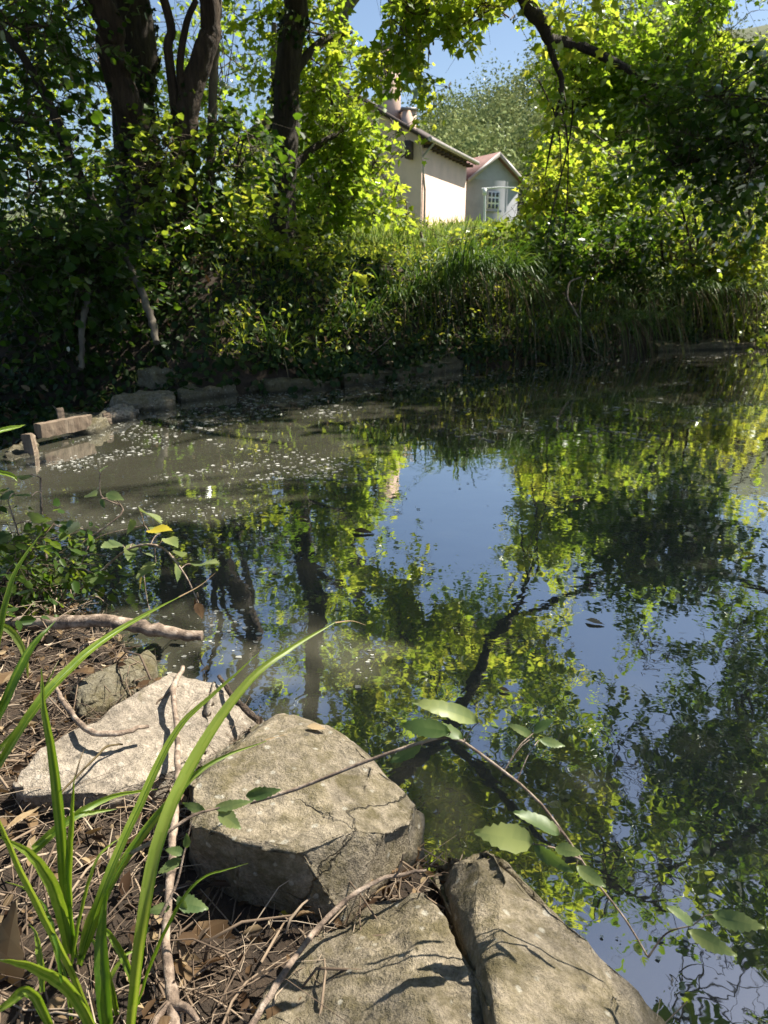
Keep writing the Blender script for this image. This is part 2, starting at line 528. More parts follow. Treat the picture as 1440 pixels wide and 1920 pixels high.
def rock_mat(name, base, moss=0.3, pale=0.5):
    m, nt, N, L = mat_new(name)
    v = coords(nt)
    gm = N('ShaderNodeNewGeometry')
    n1 = tex_noise(nt, 5, 8, 0.65, v)
    n2 = tex_noise(nt, 55, 6, 0.7, v)
    n3 = tex_noise(nt, 240, 3, 0.7, v)
    n4 = tex_noise(nt, 11, 5, 0.7, v, 1.2)
    n5 = tex_noise(nt, 16, 7, 0.75, v)
    c = ramp(nt, n1, [(0.3, tuple(b * 0.62 for b in base)), (0.5, base), (0.72, tuple(min(0.75, b * (1.2 + pale * 0.5)) for b in base))])
    c = mixc(nt, 0.75, c, ramp(nt, n2, [(0.32, (0.35, 0.34, 0.31)), (0.5, (0.8, 0.79, 0.76)), (0.68, (1.25, 1.23, 1.2))]), 'MULTIPLY')
    c = mixc(nt, 0.5, c, ramp(nt, n3, [(0.35, (0.45, 0.44, 0.42)), (0.55, (1, 1, 1)), (0.7, (1.3, 1.3, 1.3))]), 'MULTIPLY')
    # moss and algae films
    mf = ramp(nt, n4, [(0.62 - moss * 0.3, (0, 0, 0)), (0.74 - moss * 0.25, (1, 1, 1))])
    mf = math_n(nt, 'MULTIPLY', mf, ramp(nt, n5, [(0.38, (0.1, 0.1, 0.1)), (0.6, (0.85, 0.85, 0.85))]))
    c = mixc(nt, mf, c, mixc(nt, n2, (0.05, 0.042, 0.016), (0.17, 0.14, 0.065)))
    # black lichen spots
    vo = N('ShaderNodeTexVoronoi'); vo.inputs['Scale'].default_value = 14
    L(v, vo.inputs['Vector'])
    sp = ramp(nt, math_n(nt, 'ADD', vo.outputs['Distance'], math_n(nt, 'MULTIPLY', n2, 0.35)), [(0.22, (1, 1, 1)), (0.27, (0, 0, 0))])
    c = mixc(nt, math_n(nt, 'MULTIPLY', sp, 0.6), c, (0.03, 0.03, 0.028))
    v3 = N('ShaderNodeTexVoronoi'); v3.inputs['Scale'].default_value = 33
    L(v, v3.inputs['Vector'])
    s3 = ramp(nt, math_n(nt, 'ADD', v3.outputs['Distance'], math_n(nt, 'MULTIPLY', n5, 0.5)), [(0.36, (1, 1, 1)), (0.43, (0, 0, 0))])
    c = mixc(nt, math_n(nt, 'MULTIPLY', s3, 0.5), c, (0.52, 0.50, 0.43))
    # cracks
    vc = N('ShaderNodeTexVoronoi'); vc.feature = 'DISTANCE_TO_EDGE'; vc.inputs['Scale'].default_value = 3.2
    wv_ = N('ShaderNodeVectorMath'); wv_.operation = 'ADD'
    nz = N('ShaderNodeTexNoise'); nz.inputs['Scale'].default_value = 7; nz.inputs['Detail'].default_value = 6
    L(v, nz.inputs['Vector'])
    sc_ = N('ShaderNodeVectorMath'); sc_.operation = 'SCALE'; sc_.inputs['Scale'].default_value = 0.28
    L(nz.outputs['Color'], sc_.inputs[0]); L(v, wv_.inputs[0]); L(sc_.outputs[0], wv_.inputs[1]); L(wv_.outputs[0], vc.inputs['Vector'])
    crack = ramp(nt, vc.outputs['Distance'], [(0.0, (1, 1, 1)), (0.011, (0, 0, 0))])
    crack = math_n(nt, 'MULTIPLY', crack, ramp(nt, tex_noise(nt, 4, 3, 0.5, v), [(0.52, (0, 0, 0)), (0.62, (1, 1, 1))]))
    c = mixc(nt, math_n(nt, 'MULTIPLY', crack, 0.5), c, (0.04, 0.034, 0.024))
    # damp dark band close to the water
    sz = N('ShaderNodeSeparateXYZ'); L(gm.outputs['Position'], sz.inputs[0])
    wet = ramp(nt, math_n(nt, 'ADD', sz.outputs[2], math_n(nt, 'MULTIPLY', n5, 0.03)), [(0.025, (1, 1, 1)), (0.05, (0, 0, 0))])
    c = mixc(nt, math_n(nt, 'MULTIPLY', wet, 0.75), c, (0.03, 0.028, 0.018))
    b = N('ShaderNodeBsdfPrincipled')
    L(c, b.inputs['Base Color'])
    b.inputs['Roughness'].default_value = 0.85
    b.inputs['Specular IOR Level'].default_value = 0.3
    h = math_n(nt, 'ADD', math_n(nt, 'MULTIPLY', n2, 0.8), math_n(nt, 'MULTIPLY', n3, 0.35))
    h = math_n(nt, 'ADD', h, math_n(nt, 'MULTIPLY', n5, 1.4))
    h = math_n(nt, 'SUBTRACT', h, math_n(nt, 'MULTIPLY', crack, 1.2))
    bp = N('ShaderNodeBump'); bp.inputs['Strength'].default_value = 0.9; bp.inputs['Distance'].default_value = 0.014
    L(h, bp.inputs['Height']); L(bp.outputs[0], b.inputs['Normal'])
    o = N('ShaderNodeOutputMaterial'); L(b.outputs[0], o.inputs[0])
    return m


M['rock_pale'] = rock_mat('pale_limestone', (0.40, 0.345, 0.285), 0.2, 0.55)
M['rock'] = rock_mat('grey_limestone', (0.345, 0.295, 0.225), 0.85, 0.45)
M['rock_moss'] = rock_mat('mossy_limestone', (0.22, 0.20, 0.15), 0.9, 0.2)
M['concrete'] = rock_mat('old_concrete', (0.16, 0.14, 0.095), 0.9, 0.2)


def plain_mat(name, col, rough=0.7, var=0.25, scale=6, bump=0.0, metal=0.0):
    return solid_mat(name, [(0.3, tuple(c * (1 - var) for c in col)), (0.5, col), (0.7, tuple(min(1, c * (1 + var * 0.6)) for c in col))],
                     scale, rough, bump, 60)


# ------------------------------------------------------------------ the setting: ground, pond, hill
POND = np.array([(0.52, 0.45), (0.30, 0.80), (0.06, 1.05), (-0.28, 1.36), (-0.58, 1.56), (-0.70, 1.80), (-0.95, 1.98), (-1.20, 2.18),
                 (-1.45, 2.45), (-2.00, 2.95), (-2.15, 3.5), (-2.05, 4.0), (-1.92, 4.44), (-1.84, 5.25), (-1.72, 5.84), (-1.03, 6.25),
                 (-0.10, 6.92), (0.88, 7.92), (1.74, 8.42), (3.86, 9.9), (5.5, 10.3), (9.5, 10.6), (12, 9.0), (12, -3), (0.9, -3)])


def pond_dist(P):
    """>0 outside the pond, <0 inside"""
    x, y = P[:, 0], P[:, 1]
    best = np.full(len(P), 1e9)
    inside = np.zeros(len(P), bool)
    n = len(POND)
    for i in range(n):
        a, b = POND[i], POND[(i + 1) % n]
        ab = b - a
        t = np.clip(((x - a[0]) * ab[0] + (y - a[1]) * ab[1]) / (ab @ ab), 0, 1)
        best = np.minimum(best, np.hypot(x - a[0] - t * ab[0], y - a[1] - t * ab[1]))
        c = ((a[1] > y) != (b[1] > y)) & (x < (b[0] - a[0]) * (y - a[1]) / (b[1] - a[1] + 1e-12) + a[0])
        inside ^= c
    return np.where(inside, -best, best)


def sstep(a, b, x):
    t = np.clip((x - a) / (b - a), 0, 1)
    return t * t * (3 - 2 * t)


def ground_h(P):
    P = np.asarray(P, float)[:, :2]
    x, y = P[:, 0], P[:, 1]
    d = pond_dist(P)
    P3 = np.stack([x, y, x * 0], 1)
    near = np.clip(d * 1.3 - 0.05, -0.5, 0.11) + 0.07 * sstep(0.1, 0.7, d) + 0.012 * wob(P3, 4.0)
    far = np.interp(d, [-1, -0.12, 0.0, 0.12, 0.5, 1.3, 3, 8, 20, 32, 60, 140], [-0.6, -0.45, -0.1, 0.16, 0.42, 0.98, 1.14, 1.45, 2.6, 3.6, 5.5, 9.0])
    far = far + 0.08 * wob(P3, 0.8) * sstep(0.3, 2, d)
    hol = -0.30 + 1.55 * sstep(5.9, 8.6, y + 0.3 * (x + 2)) + 0.06 * sstep(8, 40, y) * (y - 8) + 0.10 * wob(P3, 1.0)
    hol = np.minimum(hol, np.where(d < 0, -0.4, 9))
    w = sstep(-1.1, -2.3, x) * sstep(2.6, 3.4, y)
    w = np.where(y > 14, sstep(-1.1, -9, x) * 0.5, w)
    f = far * (1 - w) + hol * w
    nw = 1 - sstep(2.7, 3.3, y)
    nw = np.where((x > 1.5), np.where(y < 4, 1.0, 0.0), nw)
    return np.where(d < -0.02, np.minimum(-0.4, d * 2), near * nw + f * (1 - nw))


def gz(x, y):
    return float(ground_h(np.array([[x, y]]))[0])


def axis(*segs):
    out = [np.arange(a, b, st) for a, b, st in segs]
    return np.concatenate(out + [np.array([segs[-1][1]])])


xs = axis((-160, -30, 10), (-30, -8, 1.0), (-8, -2.4, 0.16), (-2.4, 1.0, 0.045), (1.0, 7, 0.16), (7, 30, 1.0), (30, 160, 10))
ys = axis((-40, -4, 4), (-4, 0, 0.25), (0, 2.9, 0.045), (2.9, 12, 0.12), (12, 40, 0.7), (40, 260, 8))
gx, gy = np.meshgrid(xs, ys)
gp = np.stack([gx.ravel(), gy.ravel()], 1)
gv = np.column_stack([gp, ground_h(gp)])
nx, ny = len(xs), len(ys)
ii, jj = np.meshgrid(np.arange(nx - 1), np.arange(ny - 1))
q0 = (jj * nx + ii).ravel()
gf = np.stack([q0, q0 + 1, q0 + nx + 1, q0 + nx], 1)


def ground_material():
    m, nt, N, L = mat_new('earth_and_grass')
    p = geo_pos(nt)
    n1 = tex_noise(nt, 7, 8, 0.7, p)
    n2 = tex_noise(nt, 90, 5, 0.7, p)
    n3 = tex_noise(nt, 1.2, 6, 0.65, p)
    soil = ramp(nt, n1, [(0.3, (0.018, 0.012, 0.008)), (0.55, (0.05, 0.034, 0.022)), (0.75, (0.10, 0.07, 0.045))])
    soil = mixc(nt, 0.7, soil, ramp(nt, n2, [(0.3, (0.5, 0.5, 0.5)), (0.65, (1.3, 1.25, 1.2))]), 'MULTIPLY')
    grass = ramp(nt, n3, [(0.3, (0.05, 0.085, 0.018)), (0.55, (0.10, 0.14, 0.03)), (0.75, (0.20, 0.19, 0.07))])
    sx = N('ShaderNodeSeparateXYZ'); L(p, sx.inputs[0])
    gfac = ramp(nt, math_n(nt, 'MULTIPLY', math_n(nt, 'ADD', sx.outputs[1], math_n(nt, 'MULTIPLY', n3, 3.0)), 0.05),
                [(0.58, (0, 0, 0)), (0.68, (1, 1, 1))])
    c = mixc(nt, gfac, soil, grass)
    b = N('ShaderNodeBsdfPrincipled'); L(c, b.inputs['Base Color']); b.inputs['Roughness'].default_value = 0.95
    bp = N('ShaderNodeBump'); bp.inputs['Strength'].default_value = 0.8; bp.inputs['Distance'].default_value = 0.02
    L(n2, bp.inputs['Height']); L(bp.outputs[0], b.inputs['Normal'])
    o = N('ShaderNodeOutputMaterial'); L(b.outputs[0], o.inputs[0])
    return m


me = mesh_np('ground', gv, gf.ravel(), np.full(len(gf), 4), ground_material(), smooth=True)
tag(link('ground', me), 'brown earth banks rising to a grassy slope', kind='structure')


def water_material():
    m, nt, N, L = mat_new('murky_pond_water')
    p = geo_pos(nt)
    n1 = tex_noise(nt, 0.9, 5, 0.6, p, 0.6)
    body = ramp(nt, n1, [(0.3, (0.058, 0.057, 0.039)), (0.5, (0.080, 0.078, 0.057)), (0.7, (0.105, 0.10, 0.076))])
    d = N('ShaderNodeBsdfDiffuse'); L(body, d.inputs[0])
    g = N('ShaderNodeBsdfGlossy'); g.inputs['Roughness'].default_value = 0.012
    g.inputs[0].default_value = (1, 1, 1, 1)
    mp = N('ShaderNodeMapping'); mp.inputs['Scale'].default_value = (1.0, 1.0, 1.0)
    L(p, mp.inputs[0])
    w1 = tex_noise(nt, 2.2, 2, 0.5, mp.outputs[0])
    w2 = tex_noise(nt, 16, 2, 0.5, mp.outputs[0], 0.4)
    h = math_n(nt, 'ADD', math_n(nt, 'MULTIPLY', w1, 0.8), math_n(nt, 'MULTIPLY', w2, 0.09))
    bp = N('ShaderNodeBump'); bp.inputs['Strength'].default_value = 1.0; bp.inputs['Distance'].default_value = 0.0032
    L(h, bp.inputs['Height']); L(bp.outputs[0], g.inputs['Normal'])
    fr = N('ShaderNodeFresnel'); fr.inputs[0].default_value = 1.5
    L(bp.outputs[0], fr.inputs['Normal'])
    fx = math_n(nt, 'ADD', fr.outputs[0], 0.35, True)
    mx = N('ShaderNodeMixShader')
    L(fx, mx.inputs[0]); L(d.outputs[0], mx.inputs[1]); L(g.outputs[0], mx.inputs[2])
    o = N('ShaderNodeOutputMaterial'); L(mx.outputs[0], o.inputs[0])
    return m


# pond surface: reaches a little under the banks
wv = [(x, y, 0.0) for x, y in POND]
cx, cy_ = 3.0, 4.0
wv = [(x + (0.25 * (x - cx) / math.hypot(x - cx, y - cy_)), y + (0.25 * (y - cy_) / math.hypot(x - cx, y - cy_)), 0.0) for x, y, _ in wv]
me = bpy.data.meshes.new('pond_water')
me.from_pydata(wv, [], [list(range(len(wv)))[::-1]])
me.materials.append(water_material())
tag(link('pond_water', me), 'still dark pond water with murky olive shallows', kind='structure')

# hill behind the houses
hx = np.linspace(-60, 130, 60)
hy = np.linspace(62, 190, 40)
HX, HY = np.meshgrid(hx, hy)


def hill_h(x, y):
    t = sstep(66, 128, y - 0.06 * (x - 8) ** 2 * 0.0)
    ridge = np.interp(x, [-60, -10, 6, 14, 26, 50, 130], [5, 8, 10.5, 15, 22, 32, 36])
    return 5.0 + ridge * t + 0.8 * np.sin(x * 0.21) * t


hv = np.stack([HX.ravel(), HY.ravel(), hill_h(HX, HY).ravel() - 0.5], 1)
ii, jj = np.meshgrid(np.arange(59), np.arange(39))
q0 = (jj * 60 + ii).ravel()
hf = np.stack([q0, q0 + 1, q0 + 61, q0 + 60], 1)
me = mesh_np('hill', hv, hf.ravel(), np.full(len(hf), 4),
             plain_mat('hill_earth', (0.07, 0.085, 0.035), 0.95, 0.3, 0.3), smooth=True)
tag(link('hill', me), 'wooded hill rising behind the houses', kind='structure')
hg = Geo()
ncr = 360
cxs = R.uniform(-14, 46, ncr)
cys = R.uniform(70, 140, ncr)
for x, y in zip(cxs, cys):
    rr = R.uniform(2.4, 5.2)
    c = np.array([x, y, hill_h(np.array(x), np.array(y)) + rr * 0.9])
    n = 340
    dd = unit(R.normal(size=(n, 3)) + np.array([0, -0.25, 0.25]))
    pr = rr * (0.78 + 0.24 * wob(dd * 1.6 + c * 0.37, 1.2) + 0.07 * R.normal(size=n))
    pos = c + dd * pr[:, None] * np.array([1, 1, 1.1])
    add_leaves(hg, pos, unit(R.normal(size=(n, 3))), unit(dd + R.normal(size=(n, 3)) * 0.35), R.uniform(0.25, 0.6, n), 'diamond',
               np.clip(R.normal(0.45, 0.07, n) + R.uniform(-0.36, 0.36), 0, 1))
tag(hg.obj('wooded_hillside', M['hill']), 'mass of haze toned grey green trees covering the far hill', 'hillside trees', kind='stuff')


# ------------------------------------------------------------------ houses
def hexa(geo, o, u, v, w, tint=None):
    """box spanned by three edge vectors from corner o"""
    o, u, v, w = (np.asarray(a, float) for a in (o, u, v, w))
    p = [o, o + u, o + u + v, o + v, o + w, o + u + w, o + u + v + w, o + v + w]
    f = [(0, 3, 2, 1), (4, 5, 6, 7), (0, 1, 5, 4), (1, 2, 6, 5), (2, 3, 7, 6), (3, 0, 4, 7)]
    geo.add(p, f, 4, tint)


M['pink_wall'] = plain_mat('pink_render', (0.78, 0.56, 0.45), 0.9, 0.12, 1.5, 0.1)
M['eave_shade_tone'] = plain_mat('eave_shade_tone', (0.60, 0.62, 0.50), 0.85, 0.12, 2, 0.1)  # unused; wall tone with the eave's shade put into the colour
M['grey_wall'] = plain_mat('grey_render', (0.35, 0.355, 0.40), 0.9, 0.15, 1.5, 0.1)
M['eave_wood'] = plain_mat('eave_wood', (0.06, 0.04, 0.035), 0.8, 0.3)
M['zinc'] = plain_mat('zinc_gutter', (0.32, 0.29, 0.27), 0.5, 0.2)
M['roof_tile'] = plain_mat('red_roof_tile', (0.17, 0.085, 0.075), 0.85, 0.35, 4)
M['white_paint'] = plain_mat('white_paint', (0.78, 0.78, 0.76), 0.6, 0.08)
M['pane'] = plain_mat('window_pane', (0.05, 0.06, 0.08), 0.1, 0.2)

UP = np.array([0, 0, 1.0])
C0 = A(789, 430, 32.0); C1 = A(871, 430, 38.0)
uu = (C1 - C0); uu[2] = 0
wl = np.linalg.norm(uu); uu = uu / wl
nn = np.array([uu[1], -uu[0], 0])                     # outward normal of the bright wall
zb = 1.2
zt = 0.5 * (A(789, 262, 32.0)[2] + A(871, 300, 38.0)[2])
o0 = np.array([C0[0], C0[1], zb])
house = thing('house', o0, 'pink rendered house with brown eaves', 'house')
g = Geo()
depth = 9.0
Hh = zt - zb
# walls as one prism with a gable
bk = -nn * depth
pts = [o0, o0 + uu * wl, o0 + uu * wl + bk, o0 + bk]
apex0 = o0 + bk * 0.5 + UP * (Hh + 2.5)
apex1 = apex0 + uu * wl
v = pts + [p + UP * Hh for p in pts] + [apex0, apex1]
g.add(v, [(0, 1, 5, 4), (2, 3, 7, 6), (4, 5, 9, 8), (6, 7, 8, 9)], 4)
g.add(v, [(0, 4, 8, 7, 3), (1, 2, 6, 9, 5)], 5)
g.obj('wall', M['pink_wall'], house)
g = Geo()
ov = 0.38
sl = 2.5 / (depth * 0.5)
for sgn in (0, 1):
    base = (o0 + UP * Hh) if sgn == 0 else (o0 + bk + UP * Hh)
    out = nn if sgn == 0 else -nn
    e0 = base + out * ov - UP * sl * ov - uu * ov
    rdg = -out * (depth * 0.5 + ov) + UP * sl * (depth * 0.5 + ov)
    hexa(g, e0 + UP * 0.03, uu * (wl + 2 * ov), rdg, UP * 0.16)
roof = g.obj('roof', M['eave_wood'], house)
g = Geo()
hexa(g, o0 + UP * (Hh - sl * ov + 0.2) + nn * (ov - 0.02) - uu * ov, uu * (wl + 2 * ov), -nn * (depth * 0.5 + ov - .05) + 0, UP * 0.02)
gg = Geo()
e0 = o0 + UP * (Hh - sl * ov + 0.13) + nn * (ov + 0.08)
tubes(gg, np.array([e0 - uu * ov, e0 + uu * wl * .5, e0 + uu * (wl + ov)]), np.full(3, 0.09), 8)
gg.obj('gutter', M['zinc'], house)
gg = Geo()
s0 = e0 + uu * 0.1 - UP * 0.1
tubes(gg, np.array([s0, s0 - nn * 0.5 - UP * 0.5 - uu * .0, o0 + nn * 0.08 + UP * (Hh - 1.9) + uu * 0.2, o0 + nn * 0.08 + UP * 0.2 + uu * 0.2]), np.full(4, 0.05), 6)
gg.obj('downpipe', M['zinc'], house)
for k in range(12):
    gg = Geo()
    hexa(gg, o0 + UP * (Hh - sl * ov - 0.10) + uu * (0.15 + k * (wl - 0.3) / 11) + nn * 0.02, uu * 0.09, nn * 0.33, UP * 0.12)
    gg.obj('rafter', M['eave_wood'], house)
gg = Geo()
hexa(gg, o0 - uu * 0.55 + UP * (Hh - 0.75) - nn * 0.35, uu * 0.5, -nn * 0.2, UP * 0.65)
gg.obj('bracket', M['eave_wood'], house)


def stack(x0, x1, y0, Y, zlow, cap):
    gg = Geo()
    a = A(x0, y0, Y); b = A(x1, y0, Y)
    wdt = b[0] - a[0]
    hexa(gg, (a[0], Y, zlow), (wdt, 0.15, 0), (-0.1, 0.9, 0), (0, 0, a[2] - zlow))
    ch = gg.obj('chimney', M['pink_wall'], roof)
    gg = Geo()
    hexa(gg, (a[0] - 0.08, Y - 0.08, a[2]), (wdt + 0.16, 0.15, 0), (-0.1, 1.06, 0), (0, 0, cap))
    gg.obj('chimney', M['zinc'], roof)


stack(712, 752, 92, 34.2, zt - 0.5, 0.25)
stack(756, 781, 206, 33.6, zt - 0.5, 0.10)
# shuttered window on the shaded gable end
gg = Geo()
hexa(gg, o0 - nn * 1.9 - uu * 0.06 + UP * 1.4, uu * 0.05, -nn * 1.1, UP * 1.5)
wn_ = gg.obj('window', M['white_paint'], house)
for k in range(2):
    gg = Geo()
    hexa(gg, o0 - nn * (1.98 + k * 0.5) - uu * 0.075 + UP * 1.5, uu * 0.012, -nn * 0.42, UP * 1.3)
    gg.obj('pane', M['pane'], wn_)

# grey gabled house
ga = math.radians(28)
gn = np.array([math.sin(ga), -math.cos(ga), 0]); gr_ = np.array([math.cos(ga), math.sin(ga), 0])
ap = A(929, 293, 44.0)
lf = A(873, 338, 44.0)
hw = (ap[0] - lf[0]) / math.cos(ga) * 0.93
rise = ap[2] - lf[2]
zt2 = lf[2]
zb2 = 1.8
apg = np.array([ap[0], ap[1], 0])
house2 = thing('house', (apg[0], apg[1], zb2), 'grey gabled house with red tiled roof and white multi-pane window', 'house')
L_, Rr = apg - gr_ * hw, apg + gr_ * hw
D2 = -gn * 9
g = Geo()
v = [L_ + UP * zb2, Rr + UP * zb2, Rr + D2 + UP * zb2, L_ + D2 + UP * zb2, L_ + UP * zt2, Rr + UP * zt2, Rr + D2 + UP * zt2, L_ + D2 + UP * zt2,
     apg + UP * (zt2 + rise), apg + D2 + UP * (zt2 + rise)]
g.add(v, [(0, 1, 5, 4), (1, 2, 6, 5), (3, 0, 4, 7)], 4)
g.add(v, [(4, 5, 8), (7, 9, 6)], 3)
g.obj('wall', M['grey_wall'], house2)
g = Geo()
for s_ in (-1, 1):
    e = apg + gr_ * s_ * (hw + 0.3) + UP * (zt2 - rise / hw * 0.3) + gn * 0.35
    hexa(g, e + UP * 0.04, -gn * 9.7, -gr_ * s_ * (hw + 0.3) + UP * (rise + rise / hw * 0.3), UP * 0.14)
rf2 = g.obj('roof', M['roof_tile'], house2)
for s_ in (-1, 1):
    gg = Geo()
    e = apg + gr_ * s_ * (hw + 0.33) + UP * (zt2 - rise / hw * 0.33 - 0.06) + gn * 0.37
    hexa(gg, e, gn * 0.05, -gr_ * s_ * (hw + 0.33) + UP * (rise + rise / hw * 0.33), UP * 0.24)
    gg.obj('bargeboard', M['zinc'], rf2)
wa, wb = A(912, 393, 43.9), A(941, 358, 43.9)
w0 = apg + gr_ * ((wa[0] - apg[0]) / math.cos(ga)) + UP * wa[2] + gn * 0.003
ww, wh = (wb[0] - wa[0]) / math.cos(ga) * 0.9, wb[2] - wa[2]
gg = Geo()
hexa(gg, w0 + gn * 0.0, gr_ * ww, gn * 0.03, UP * wh)
win = gg.obj('window', M['white_paint'], house2)
for a in range(3):
    for b in range(3):
        gg = Geo()
        hexa(gg, w0 + gr_ * (0.07 + a * (ww - 0.06) / 3) + UP * (0.07 + b * (wh - 0.06) / 3) + gn * 0.032, gr_ * ((ww - 0.06) / 3 - 0.09), gn * 0.008,
             UP * ((wh - 0.06) / 3 - 0.09))
        gg.obj('pane', M['pane'], win)
gg = Geo()
hexa(gg, w0 - gr_ * 0.1 - UP * 0.12, gr_ * (ww + 0.2), gn * 0.12, UP * 0.1)
gg.obj('sill', M['grey_wall'], house2)

# white post in front of the grey house
pb = A(909, 425, 30.0); pt = A(909, 353, 30.0)
post = thing('lamp_post', (pb[0], pb[1], pb[2] - 1.5), 'thin white post with short crossarm before the grey house', 'post')
gg = Geo()
tubes(gg, np.array([pb - UP * 1.5, (pb + pt) / 2, pt]), np.array([0.05, 0.045, 0.04]), 8)
gg.obj('pole', M['white_paint'], post)
gg = Geo()
tubes(gg, np.array([pt + np.array([-0.12, 0, -0.02]), pt + np.array([0.5, 0, 0.03]), pt + np.array([1.2, 0, 0.02])]), np.array([0.035, 0.03, 0.02]), 6)
gg.obj('crossarm', M['white_paint'], post)
gg = Geo()
hexa(gg, pt + np.array([-0.07, -0.07, -0.24]), (0.14, 0, 0), (0, 0.14, 0), (0, 0, 0.22))
gg.obj('lantern', M['white_paint'], post)
#SECTION3

# ------------------------------------------------------------------ gaps cut in the canopy for sun on chosen spots and open sight lines
for px, py, z, r, kp in [(560, 1460, 0.26, 0.21, 0.02), (220, 1390, 0.2, 0.24, 0.02), (150, 1640, 0.35, 0.24, 0.05), (420, 1330, 0.2, 0.15, 0.02),
                         (1150, 1790, 0.2, 0.13, 0.02), (620, 1880, 0.2, 0.13, 0.05), (90, 1850, 0.2, 0.16, 0.05), (280, 1030, 0.40, 0.32, 0.02),
                         (540, 1250, 0.3, 0.2, 0.1), (150, 920, 0, 0.7, 0.04), (330, 880, 0, 0.6, 0.06), (520, 850, 0, .4, .08), (60, 960, 0, 0.3, 0.08), (480, 810, 0, 0.3, 0.1),
                         (640, 775, 0, 0.32, 0.15), (400, 960, 0, 0.2, 0.15), (220, 772, 0.15, 0.42, 0.0), (110, 805, 0.1, 0.3, 0.05), (560, 1230, 0, 0.22, 0.2), (980, 1640, 0.2, .08, .1),
                         (330, 1560, 0.35, 0.14, 0.05), (100, 1250, 0.3, 0.16, 0.1), (930, 1570, 0.39, 0.2, 0.04), (1330, 1735, 0.31, 0.2, 0.04), (840, 1345, 0.5, 0.17, 0.04)]:
    SHAFTS.append((G(px, py, z), r, kp))
SHAFTS.append((A(505, 615, 6.7), 0.3, 0.05))
SHAFTS.append((A(660, 600, 7.6), 0.35, 0.25))
SHAFTS.append((A(850, 500, 8.9), 0.5, 0.15))
SHAFTS.append((A(285, 1030, 1.84), 0.30, 0.02))
for q_, r_ in ((A(250, 300, 8.1), .35), (A(110, 320, 7.2), .3), (A(450, 320, 8.9), .5), (A(330, 440, 7.8), .3)):
    SHAFTS.append((q_, r_, 0.15))
for q_, r_ in ((A(650, 150, 11.4), 0.8), (A(680, 310, 11.7), 0.9), (A(1010, 280, 12.4), 1.0), (A(1120, 330, 12.5), 1.1), (A(1220, 330, 12.6), .9), (A(1100, 430, 11.0), .6), (A(1330, 330, 12.8), .8), (A(1200, 60, 13.4), 1.0), (A(1350, 70, 13.5), 1.0), (A(1150, 60, 16.3), 1.1), (A(770, 40, 8.5), 0.9), (A(960, 0, 8.3), 0.6), (A(760, 480, 11.0), 1.2), (A(900, 470, 9.0), .8)):
    SHAFTS.append((q_, r_, 0.12))
for q_, r_ in ((A(480, 200, 14.5), 1.4), (A(330, 180, 14.5), 1.2), (A(100, 200, 13.5), 1.2)):
    SHAFTS.append((q_, r_, 0.68))
WINDOWS += [(875, 348, 80, 85, False, 31, 0.02), (930, 345, 40, 60, False, 31, 0.04), (945, 95, 50, 52, False, 60, 0.05), (690, 30, 34, 50, False, 60, 0.03),
            (880, 135, 55, 42, False, 60, 0.06), (885, 215, 66, 60, False, 60, 0.05), (1405, 40, 45, 45, False, 60, 0.3), (755, 205, 25, 28, False, 60, 0.1),
            (760, 455, 120, 28, False, 30, 0.4)]
for px, py, rx, ry in [(915, 925, 46, 50), (1095, 1195, 28, 40), (1010, 1120, 36, 26), (1290, 1180, 36, 26), (1385, 1870, 55, 50), (960, 1290, 16, 18), (1190, 1470, 26, 34),
                       (800, 1130, 18, 22), (1090, 1300, 18, 22), (1330, 1260, 30, 20), (1220, 930, 16, 22), (1390, 900, 22, 28), (1150, 1560, 16, 18), (1290, 1590, 14, 22), (1240, 1360, 20, 15)]:
    WINDOWS.append((px, py, rx, ry, True, 40, 0.05))

# ------------------------------------------------------------------ trees
def trunk_geo(pts, radii, sides=14, n=40, rough=0.05):
    g = Geo()
    if sides >= 14:
        sides, n = 28, 80
    p = smooth_path(pts, n)
    r = np.interp(np.linspace(0, 1, n), np.linspace(0, 1, len(radii)), radii)
    wig = np.cumsum(R.normal(size=p.shape), 0) * np.array([1, 1, 0])
    wig = wig - np.linspace(0, 1, n)[:, None] * wig[-1]
    p = p + wig * 0.006 * min(1.0, r.mean() * 8)
    tubes(g, p, r, sides, cap=sides != 28)
    if sides == 28:
        V = g.v[0].reshape(n, sides, 3)
        a = np.arange(sides) * 2 * PI / sides
        t = np.arange(n)[:, None]
        rid = np.zeros((n, sides))
        for k in (3, 5, 8, 11, 13):
            rid += (0.35 / k ** 0.5) * np.sin(k * a[None] + 6.28 * R.uniform() + np.cumsum(R.normal(size=(n, 1)) * 0.35, 0))
        rid += R.normal(size=(n, sides)) * 0.12
        V2 = p[:, None] + (V - p[:, None]) * (1 + 0.11 * rid)[:, :, None]
        g.v[0] = V2.reshape(-1, 3).astype(np.float32)
    return g, p, r


def ivy_on(p, r, n, size, lo=0.0, hi=1.0, out=0.06):
    """ivy leaves clinging to a trunk path"""
    g = Geo()
    t = R.uniform(lo, hi, n) * (len(p) - 1)
    i = np.minimum(t.astype(int), len(p) - 2)
    u = (t - i)[:, None]
    c = p[i] * (1 - u) + p[i + 1] * u
    rr = r[i]
    a = R.uniform(0, 2 * PI, n)
    nrm = np.stack([np.cos(a), np.sin(a), a * 0], 1)
    pos = c + nrm * (rr + out * R.uniform(0, 1, n) ** 1.5)[:, None]
    keep = wob(pos, 1.3) > -0.45
    pos, nrm = pos[keep], nrm[keep]
    m = len(pos)
    d = unit(np.array([0, 0, -0.8]) + R.normal(size=(m, 3)) * 0.6)
    add_leaves(g, pos, d, unit(nrm + R.normal(size=(m, 3)) * 0.45), size * R.uniform(0.6, 1.2, m), 'lobed')
    return g


